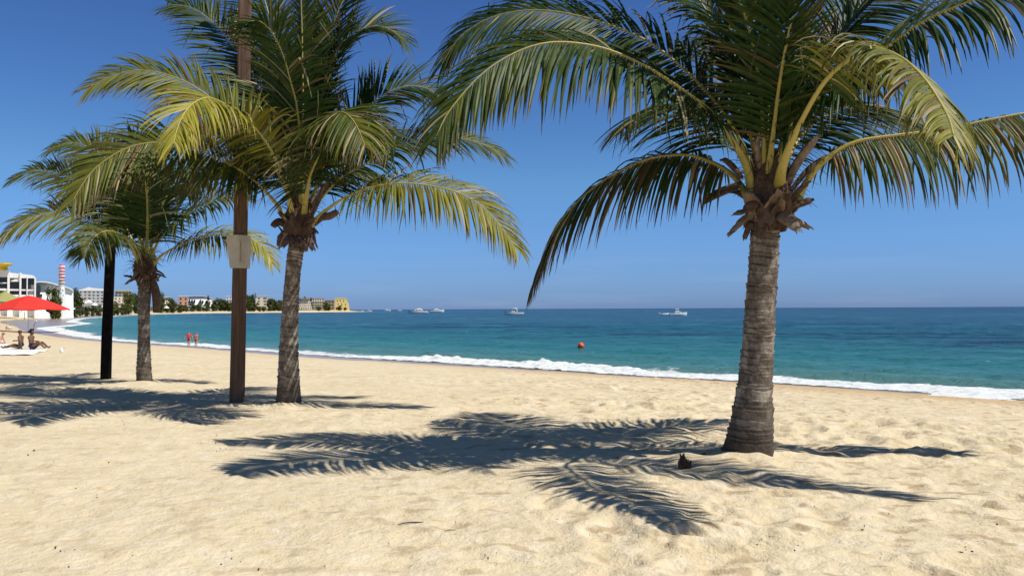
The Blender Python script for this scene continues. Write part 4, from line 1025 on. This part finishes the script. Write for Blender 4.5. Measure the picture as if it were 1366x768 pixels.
# curved white hall
d = 470; t, O_ = bld('curved_roof_hall', 'white hall with a long curved roof and one big dark window', 'building', 70, d)
A_ = lambda a, r: (P(a, r, d).x-O_.x, P(a, r, d).z-O_.z)
arc = [(42,378.5),(46,375.6),(52,374.4),(60,374.6),(68,376),(76,378),(84,380),(91,382),(96,384.2),(98.5,387)]
mb = MB(); mb.shell([A_(a, r+1.2) for a, r in arc][::-1]+[A_(42,424), A_(98.5,424)], 1, 22, .9, 0); mb.build('wall', M['white'], t)
mb = MB(); mb.prism([A_(a, r) for a, r in arc][::-1]+[A_(a, r+1.4) for a, r in arc], 12, 23); mb.build('roof', M['white'], t)
rect(t, O_, d, 42.6, 53.4, 380.5, 390, 7, 20, M['glass'], 'window')
rect(t, O_, d, 46, 56, 392, 396, 5, 12, M['glass'], 'window')
# banded tower
d = 440; t, O_ = bld('banded_tower', 'slender tower of stacked pink and white bands rising above the hall', 'tower', 82, d); k = d/FPX
zt = lambda r: P(82, r, d).z-O_.z
rows_ = np.linspace(352.5, 382, 15)
for i in range(14):
    r0, r1 = rows_[i], rows_[i+1]; mt1 = M['pink'] if i % 2 == 0 and i < 9 else M['white'] if i < 9 or i % 2 else M['tan']
    rr = (4.5 if i not in (0,) else 3.4)*(1-.012*max(0, i-8))*k; mb = MB(); z1, z0 = zt(r0), zt(r1); ox = .5*k*math.sin(i*1.9)
    mb.lathe([(rr*.75, z0), (rr, z0+(z1-z0)*.25), (rr, z0+(z1-z0)*.7), (rr*.75, z1)], 16, (ox, 0, 0)); mb.build('tower_band', mt1, t, smooth=False)
mb = MB(); mb.lathe([(5.6*k, 0), (5.2*k, zt(396)), (4.4*k, zt(386)), (3.6*k, zt(381.6))], 14); mb.build('tower_base', M['white'], t)
for (ox, r) in [(-2,385),(2.4,387),(-1,391),(3,394),(-3,397)]:
    mb = MB(); mb.lathe([(.1*k, -.9*k), (.9*k, 0), (.1*k, .9*k)], 8, (ox*k*.7, -4.4*k, zt(r))); mb.build('tower_window', M['glass'], t)
# terraced hotel
def terraces(lab, px0, px1, rtop, rbot, d, floors, bays, mat, roofmat=None, depth=14, step=0, name='terraced_building', peak=None, seed=0, balc=1.6):
    d = max(d, dland(px1, 42)); rg = random.Random(seed); t, O_ = bld(name, lab, 'building', (px0+px1)/2, d)
    n = floors; hr = (rbot-rtop)/n
    zb = rbot+6
    for f in range(n):
        r0 = rtop+hr*f; r1 = r0+hr if f < n-1 else zb; sx = step*(n-1-f)
        rect(t, O_, d, px0+sx, px1-sx, r0, r1, (n-1-f)*1.5*(1 if step else 0)+.0, depth, mat, 'wall')
        y0 = (n-1-f)*1.5*(1 if step else 0)
        w_ = (px1-px0-2*sx)/bays
        for b_ in range(bays):
            a = px0+sx+w_*(b_+.5); hw = w_*rg.uniform(.15, .28)
            rect(t, O_, d, a-hw, a+hw, r0+hr*.34, r0+hr*.76, y0-.12, y0-.01, M['glass'], 'window')
        if balc: rect(t, O_, d, px0+sx-.2, px1-sx+.2, r0+hr*.83, r0+hr*1.02, y0-balc, y0-.01, mat, 'balcony')
    if peak:
        A_ = lambda a, r: (P(a, r, d).x-O_.x, P(a, r, d).z-O_.z)
        mb = MB(); mb.prism([A_(px1+.6, rtop-.05), A_(px1+.3, rtop-.6)]+[A_(a, r) for a, r in peak][::-1]+[A_(px0-.3, rtop-.6), A_(px0-.6, rtop-.05)], -1.8, depth+.5); mb.build('roof', roofmat or mat, t)
    else: rect(t, O_, d, px0+step*(n-1)-.25, px1-step*(n-1)+.25, rtop-.9, rtop-.02, -.5, depth+.3, roofmat or mat, 'roof')
    return t
terraces('white terraced hotel with balconies and a low peaked roof left of the smallest palm', 105, 150, 387.6, 404, 640, 4, 8, M['white'], depth=25, peak=[(112,385.2),(118,382.9),(124,384.2),(149,385.6)], seed=1)
terraces('cream hotel wing with yellowish roof seen right of the black post', 151, 178, 388, 404, 670, 4, 5, M['cream'], M['yellow'], depth=20, step=.8, seed=2)
terraces('small cream house between the palm trunk and the salmon block', 216, 229, 396.5, 410, 830, 3, 3, M['cream'], depth=14, step=.6, seed=3)
terraces('salmon coloured block with flat roof left of the long white hall', 237.5, 251, 395.6, 412, 900, 3, 2, M['salmon'], M['white'], depth=18, seed=4, balc=0)
d = 1195; t, O_ = bld('long_white_hall', 'long white building whose curved roof sweeps down to the ground on its right', 'building', 268, d)
A_ = lambda a, r: (P(a, r, d).x-O_.x, P(a, r, d).z-O_.z)
arc = [(251,395.2),(262,394.6),(272,394.9),(279,396.4),(284,399),(289,403),(292,407),(293.5,415)]
mb = MB(); mb.shell([A_(a, r) for a, r in arc][::-1]+[A_(251,420), A_(293.5,420)], 0, 26, .9, 0); mb.build('wall', M['white'], t)
mb = MB(); mb.prism([A_(a, r-.7) for a, r in arc][::-1]+[A_(a, r) for a, r in arc], 13, 27); mb.build('roof', M['white'], t)
for a in (252.8, 256.2, 259.5, 267.5, 270.5, 276): rect(t, O_, d, a-.8, a+.9, 399.4+(a > 270), 403.6, 6, 16, M['glass'], 'window')
terraces('little white villa among the trees left of the brown post', 302, 312, 395.6, 408, 1010, 3, 3, M['white'], depth=12, seed=6)
terraces('low white villa just right of the brown post', 329, 337, 397.6, 410, 1120, 3, 2, M['white'], depth=12, seed=7)
terraces('cream four storey block with two dark arched windows standing on the beach', 341, 357.5, 395.8, 411.5, 1230, 4, 2, M['cream'], depth=18, seed=8, balc=0)
terraces('beige hillside apartments with stepped terraces right of the middle palm', 398, 416, 398.5, 412.5, 1370, 4, 6, M['cream'], M['tan'], depth=18, step=.9, seed=9)
terraces('cream apartment block under a salmon roof', 416.5, 432.5, 398.4, 412.5, 1400, 4, 5, M['cream'], M['salmon'], depth=18, seed=10)
terraces('tan brown block between the salmon roofed flats and the yellow building', 433, 446, 401, 412.3, 1430, 3, 3, M['tan'], depth=16, seed=11, balc=0)
d = 1515; t, O_ = bld('yellow_building', 'pale yellow building with a slanted right side at the tip of the bay', 'building', 456, d)
A_ = lambda a, r: (P(a, r, d).x-O_.x, P(a, r, d).z-O_.z)
mb = MB(); mb.prism([A_(446.6,397.6), A_(446.6,416), A_(466.8,416), A_(465.4,406), A_(462,398.2)], 0, 22); mb.build('wall', M['yellow'], t)
mb = MB(); mb.prism([A_(446.2,396.6), A_(446.2,397.7), A_(462.2,398.3), A_(463,397.3)], -.4, 22.5); mb.build('roof', M['yellow'], t)
for a, r in [(450,401),(454,401),(458.5,401.5),(451,405.5),(456,405.5),(461,406)]: rect(t, O_, d, a-.5, a+.5, r-.9, r+.9, -.2, -.05, M['glass'], 'window')
# low canopies and parasols on the far beach
def canopy(px0, px1, rtop, rbot, d, lab, mat):
    d = max(d, dland(px1, 24))
    t, O_ = bld('beach_canopy', lab, 'canopy', (px0+px1)/2, d); A_ = lambda a, r: (P(a, r, d).x-O_.x, P(a, r, d).z-O_.z)
    m_ = (px0+px1)/2
    mb = MB(); top = [(px0+(px1-px0)*i/10, rbot-(rbot-rtop)*math.sin(math.pi*i/10)**.6) for i in range(11)]
    mb.prism([A_(a, r) for a, r in top][::-1]+[A_(a, r+.7) for a, r in top], 0, 9); mb.build('roof', mat, t)
    for a in (px0+.8, m_, px1-.8):
        q = A_(a, rbot+.2); mb = MB(); mb.box(q[0]-.12, q[0]+.12, .5, .74, 0, q[1]+.3); mb.build('post', M['metal'], t)
canopy(80, 109, 403.2, 407, 520, 'long white fabric canopy on the far beach left of the terraced hotel', M['white'])
canopy(148, 178, 402.6, 408, 640, 'wavy white restaurant canopy between the black post and the smallest palm', M['white'])
canopy(233, 258, 408, 411, 860, 'low white awning in front of the salmon block', M['white'])
for i, (a, rt, w_, d, lab) in enumerate([(112, 400.5, 9, 520, 'white parasol on the far beach, leftmost of three by the terraced hotel'), (118, 399.8, 10, 530, 'white parasol on the far beach, middle one of three by the terraced hotel'), (126, 403.5, 9, 540, 'white parasol on the far beach, rightmost of three by the terraced hotel'), (138.5, 405.5, 8, 560, 'white parasol beside the foot of the black post line'), (184, 409, 7, 620, 'white parasol just left of the smallest palm trunk'), (222, 407.5, 7, 780, 'white parasol right of the smallest palm trunk'), (97, 409, 7, 500, 'white parasol under the long fabric canopy')]):
    d = max(d, dland(a, 16)); p = P(a, 414, d); p.z = H1(p.x, p.y); parasol(p, d, a-w_/2, a+w_/2, rt, rt+3.4, (M['white'], M['white']), lab, parts=False)
# ------------------------------------------------------------------ trees
def tree_proto(seed, tone, wide=1.0):
    rg = random.Random(seed); mb = MB(); tr = MB()
    H_ = 8.0; tr.tube([(0, 0, -.5), (.1, .05, 1.6), (-.1, .1, 3.4), (.1, 0, 5.2)], [.34, .27, .2, .1], 8, c=(0, 0, .01))
    cl = []
    for i in range(20):
        a = rg.uniform(0, 6.283); r = rg.uniform(.3, 2.6)*wide; z = rg.uniform(.9, 6.9)
        r *= 1-.35*abs(z-4.4)/3; c = Vector((math.cos(a)*r, math.sin(a)*r, z)); cl.append((c, rg.uniform(.8, 1.5)))
        tr.tube([(0, 0, 2.2+rg.uniform(0, 1.5)), tuple(c*.6+Vector((0, 0, 1.2))), tuple(c)], [.11, .07, .03], 5, c=(0, 0, .01))
    for c, s_ in cl:
        for j in range(95):
            v = Vector((rg.gauss(0, 1), rg.gauss(0, 1), rg.gauss(0, .8))); v = v.normalized()*s_*rg.uniform(.55, 1.08)
            p = c+v; n_ = (v.normalized()+Vector((rg.uniform(-.7, .7), rg.uniform(-.7, .7), rg.uniform(-.3, .8)))).normalized()
            a_ = n_.orthogonal().normalized()*rg.uniform(.18, .36); b_ = n_.cross(a_)*rg.uniform(.6, 1.1)
            tn = (max(0, tone[0]+rg.uniform(-.08, .12)), tone[1], .01)
            mb.add([p-a_, p-b_, p+a_*1.1, p+b_], [(0, 1, 2, 3)], tn)
    return tr, mb
protos = []
for i, tn in enumerate([(.10, .03), (.06, .1), (.18, .0), (.10, .25)]):
    tr, mb = tree_proto(30+i, tn, 1+.15*(i % 2)); t = thing('broadleaf_tree', (0, 0, 0), None, 'tree'); tr.build('trunk', M['tree_bark'], t); mb.build('crown', M['scrub'], t); protos.append(t)
used = set()
def tree(a, rtop, wpx, d, label, group, kind=0, rot=None):
    if kind in used: o = copy_tree(protos[kind])
    else: o = protos[kind]; used.add(kind)
    if a > 82: d = max(d, dland(a, 30 if rtop < 402 else 22))
    p = P(a, 412, d); p.z = H1(p.x, p.y)-.2; hgt = P(a, rtop, d).z-p.z
    o.location = p; sx = wpx*d/FPX/5.2; o.scale = (sx, sx, max(.3, hgt/8.1)); o.rotation_euler = (0, 0, rot if rot is not None else random.uniform(0, 6))
    o['label'] = label
    if group: o['group'] = group
tree(70, 380.5, 17, 430, 'bushy dark green tree just left of the banded tower', None, 0)
tree(78, 392, 10, 425, 'low bushy tree at the foot of the banded tower', None, 2)
tree(100, 383.8, 15, 500, 'round dark tree right of the banded tower', None, 1)
tree(172, 386.5, 14, 610, 'bright green tree left of the smallest palm trunk', None, 2)
tree(181, 389, 14, 600, 'dark tree touching the smallest palm trunk on its left', None, 0)
tree(213, 386.5, 15, 640, 'dark green tree right of the smallest palm trunk', None, 0)
tree(157, 401.5, 12, 600, 'low grey green shrubby tree under the wavy canopy', None, 3)
tree(230, 396.5, 10, 880, 'tree beside the salmon block on its left', None, 1)
tree(277, 392.3, 5, 960, 'thin tree top showing above the long white hall', None, 3)
def row(pairs, d0_, d1_, label, group, ks=(0, 1, 3)):
    rg = random.Random(len(pairs)*7)
    for i, (a, r, w_) in enumerate(pairs):
        tree(a, r, w_, d0_+(d1_-d0_)*i/max(1, len(pairs)-1), label, group, ks[i % len(ks)])
row([(222,403,9),(230,404,10),(239,405,10),(248,405.5,10),(257,405,10),(266,405,9),(275,405,10),(284,406,9)], 850, 900, 'low dark shrub in the row before the salmon block and the long white hall', 'shrubs in front of the long white hall', (3, 1, 0))
row([(288,398.5,11),(295,397,12),(300,400,11),(306,402,11),(313,400,10)], 980, 1040, 'dark tree in the clump between the long white hall and the brown post', 'trees left of the brown post')
row([(331,391.5,8),(336,391,9),(340,396,8),(333,402,9),(338,404,8)], 1150, 1200, 'dark tree in the clump between the brown post and the cream block', 'trees right of the brown post')
row([(346,408,7),(352,408.5,7)], 1190, 1200, 'low shrub in front of the cream four storey block', 'shrubs before the cream block')
row([(361,397,10),(366,398,11),(371,399,10),(377,399.5,11),(383,400,10),(390,400,10),(364,404,9),(373,405,9)], 1240, 1300, 'dark tree in the belt between the cream block and the middle palm', 'trees right of the cream block')
row([(402,396.5,6),(407,395.2,7),(413,395.8,7),(404,407,7),(411,408,7)], 1400, 1420, 'dark tree round the beige hillside apartments', 'trees round the hillside apartments')
row([(434,402,8),(438,405,8),(452,406.5,8),(425,408,7),(460,409.5,5)], 1385, 1400, 'dark tree by the tan block and yellow building near the tip of the bay', 'trees near the tip of the bay')
row([(108,405,9),(116,407,8),(124,406,8),(132,405,9),(150,406,8),(163,405,9),(168,407,8)], 610, 630, 'low dark shrub along the foot of the terraced hotels', 'shrubs below the terraced hotels', (3, 0, 1))
# far tiny people under the parasols
for i, (a, dd) in enumerate([(113, 500), (115.5, 505), (119, 500), (121.5, 510), (124, 505)]):
    dd = dland(a, 12); p = P(a, 414, dd); p.z = H1(p.x, p.y)
    person(p, standing(.1, .05), M['skin_dark'], M['hair'], 'tiny far person in dark clothes by the white parasols', 'far people by the white parasols', rz=i, cloth=[('shirt', M['black'], 'top'), ('shorts', M['navy'], 'bottom')])
# ------------------------------------------------------------------ boats and buoy
def boat(px0, px1, wrow, label, cat='boat', style=0, flip=1, group=None, toprow=None):
    c = on_z((px0+px1)/2, wrow, SEA); d = c.y; L = (px1-px0)*d/FPX
    t = thing('motor_boat', c, label, cat, group, R(4)); mb = MB(); n = 15; vs = []; fs = []
    hh = L*.14
    for i in range(n+1):
        u = i/n; x = (-.5+u)*L*flip; bw = L*.15*(1-max(0, (u-.45)/.55)**2.2)*(.86+.14*min(1, u*4)); sheer = hh*(1+.45*u*u); keel = -hh*.3*(1-u**3)
        rake = L*.04*u**3*flip
        for (yy, zz, xo) in [(-1, 1, 1), (-.97, .35, .6), (-.7, -.3, 0), (0, -1, -.5), (.7, -.3, 0), (.97, .35, .6), (1, 1, 1)]:
            z = sheer*zz if zz > 0 else keel*(-zz)
            vs.append((x+rake*xo*u, yy*bw, z))
    m = 7
    for i in range(n):
        for j in range(m-1): fs.append((i*m+j, i*m+j+1, (i+1)*m+j+1, (i+1)*m+j))
        fs.append((i*m+m-1, i*m, (i+1)*m, (i+1)*m+m-1))
    fs.append(tuple(range(m))); mb.add(vs, fs); mb.build('hull', M['gel'], t)
    dk = hh*1.08
    def cab(x0, x1, z0, z1, w0, mat, nm, sl0=.25, sl1=.1):
        b = MB(); x0 *= flip*L; x1 *= flip*L; h_ = z1-z0; s0 = h_*sl0*(-1)*flip; s1 = h_*sl1*flip
        b.add([(x0,-w0,z0),(x1,-w0,z0),(x1,w0,z0),(x0,w0,z0),(x0+s1,-w0*.85,z1),(x1+s0,-w0*.85,z1),(x1+s0,w0*.85,z1),(x0+s1,w0*.85,z1)], [(0,3,2,1),(4,5,6,7),(0,1,5,4),(1,2,6,5),(2,3,7,6),(3,0,4,7)]); return b.build(nm, mat, t, bevel=.03)
    if style == 0:     # cabin cruiser
        cab(-.22, .22, dk, dk+L*.075, L*.105, M['gel'], 'cabin', 1.2, .1); cab(-.19, .15, dk+L*.02, dk+L*.055, L*.108, M['glass'], 'window', .8, .1)
        cab(-.16, .06, dk+L*.076, dk+L*.12, L*.09, M['gel'], 'flybridge', .5, .1)
        b = MB(); b.tube([(-.1*L*flip, 0, dk+L*.12), (-.13*L*flip, 0, dk+L*.2)], .05, 6, c=(0, 0, .01)); b.build('mast', M['metal'], t)
        b = MB(); b.tube([(.3*L*flip, -L*.1, dk+.1), (.3*L*flip, -L*.1, dk+.8), (.46*L*flip, 0, dk+1.1), (.3*L*flip, L*.1, dk+.8), (.3*L*flip, L*.1, dk+.1)], .03, 5, c=(0, 0, .01)); b.build('rail', M['metal'], t)
    elif style == 1:   # open boat with curved sunshade arch
        cab(-.02, .16, dk, dk+L*.07, L*.09, M['gel'], 'console', .8, .3); cab(.02, .12, dk+L*.03, dk+L*.06, L*.092, M['glass'], 'windscreen', .6, .3)
        b = MB(); q = [(-.12, .0), (-.16, .09), (-.11, .16), (.0, .19), (.12, .2)]
        for yy in (-1, 1): b.tube([(x*L*flip, yy*L*.1, dk+z*L) for x, z in q], [.22, .25, .2, .14, .08], 6, c=(0, 0, .01))
        b.build('arch', M['gel'], t, smooth=True)
        cab(-.14, .12, dk+L*.185, dk+L*.205, L*.11, M['gel'], 'sunshade', .1, .1)
        b = MB(); b.tube([(-.46*L*flip, 0, dk*.8), (-.47*L*flip, 0, dk+L*.13)], .04, 5, c=(0, 0, .01)); b.build('flagstaff', M['metal'], t)
    else:              # sport fisher with tower and outriggers
        cab(-.18, .18, dk, dk+L*.09, L*.11, M['gel'], 'cabin', .9, .1); cab(-.14, .10, dk+L*.03, dk+L*.07, L*.113, M['glass'], 'window', .7, .1)
        cab(-.16, .05, dk+L*.092, dk+L*.125, L*.09, M['gel'], 'flybridge', .3, .1)
        b = MB()
        for x in (-.15, .0):
            for yy in (-1, 1): b.tube([(x*L*flip, yy*L*.075, dk+L*.12), (x*L*.9*flip, yy*L*.06, dk+L*.22)], .06, 5, c=(0, 0, .01))
        b.build('tower_leg', M['metal'], t); cab(-.17, .03, dk+L*.218, dk+L*.24, L*.085, M['gel'], 'tower_roof', .1, .1)
        for s_ in (-1, 1): b = MB(); b.tube([(-.04*L*flip, s_*L*.1, dk+L*.12), (-.10*L*flip, s_*L*.19, dk+L*.42)], [.05, .02], 5, c=(0, 0, .01)); b.build('outrigger', M['metal'], t)
    return t, c, L
boat(545, 571, 418.2, 'white motor boat with a boxy cabin aft, left of the mid sea boats', style=0, flip=-1)
boat(574, 592, 416.3, 'small white and dark motor boat close behind the boxy cabin boat', style=0, flip=1)
boat(673, 699, 420.0, 'white open boat with a curved arch over its middle', style=1, flip=-1)
boat(893, 916, 420.8, 'white sport fishing boat with a tall tower and outriggers in front of the horizon', style=2, flip=1)
boat(480, 486, 415.6, 'tiny white boat off the tip of the bay, nearest the land', style=0, flip=1)
boat(488, 496, 415.6, 'tiny white boat off the tip of the bay, second from the land', style=1, flip=1)
boat(512, 521, 414.8, 'far small cruiser between the bay tip and the nearer motor boats', style=2, flip=1)
boat(530, 536, 414.6, 'barely visible low launch near the horizon left of the motor boats', style=0, flip=1)
# dinghy
c = on_z(886.5, 419.8, SEA); t = thing('inflatable_dinghy', c, 'grey white inflatable dinghy trailing behind the fishing boat', 'dinghy'); k = c.y/FPX; L = 13.5*k
for s_ in (-1, 1):
    b = MB(); b.tube([(-L*.5, s_*L*.14, .25), (-L*.1, s_*L*.17, .3), (L*.3, s_*L*.15, .4), (L*.5, 0, .75)], [.5, .62, .62, .4], 10, c=(0, 0, .01)); b.build('tube', M['rubber'], t, smooth=True)
b = MB(); b.box(-L*.45, L*.3, -L*.12, L*.12, .05, .25); b.build('floor', M['rubber'], t)
b = MB(); b.box(-L*.56, -L*.47, -.5, .5, .1, 1.6); b.build('outboard_motor', M['gel'], t, bevel=.15)
# buoy
c = on_z(775, 464.4, SEA); t = thing('marker_buoy', c, 'round orange marker buoy floating in the shallow water', 'buoy'); k = c.y/FPX; r = 4.4*k
mb = MB(); prof = [(max(.01, r*math.cos(a)), r*.75+r*math.sin(a)) for a in np.linspace(-1.55, 1.5, 18)]; mb.lathe(prof, 26); mb.build('float_ball', M['orange'], t, smooth=True)
mb = MB(); mb.lathe([(r*.22, 0), (r*.22, r*.14), (r*.1, r*.2)], 14, (0, 0, r*1.72)); mb.build('cap', M['orange'], t, smooth=True)
mb = MB(); mb.tube([(0, 0, -.2), (0, 0, -1.6)], .03, 6, c=(0, 0, .01)); mb.build('rope', M['metal'], t)
sc.cycles.max_bounces = 6; sc.cycles.transparent_max_bounces = 12
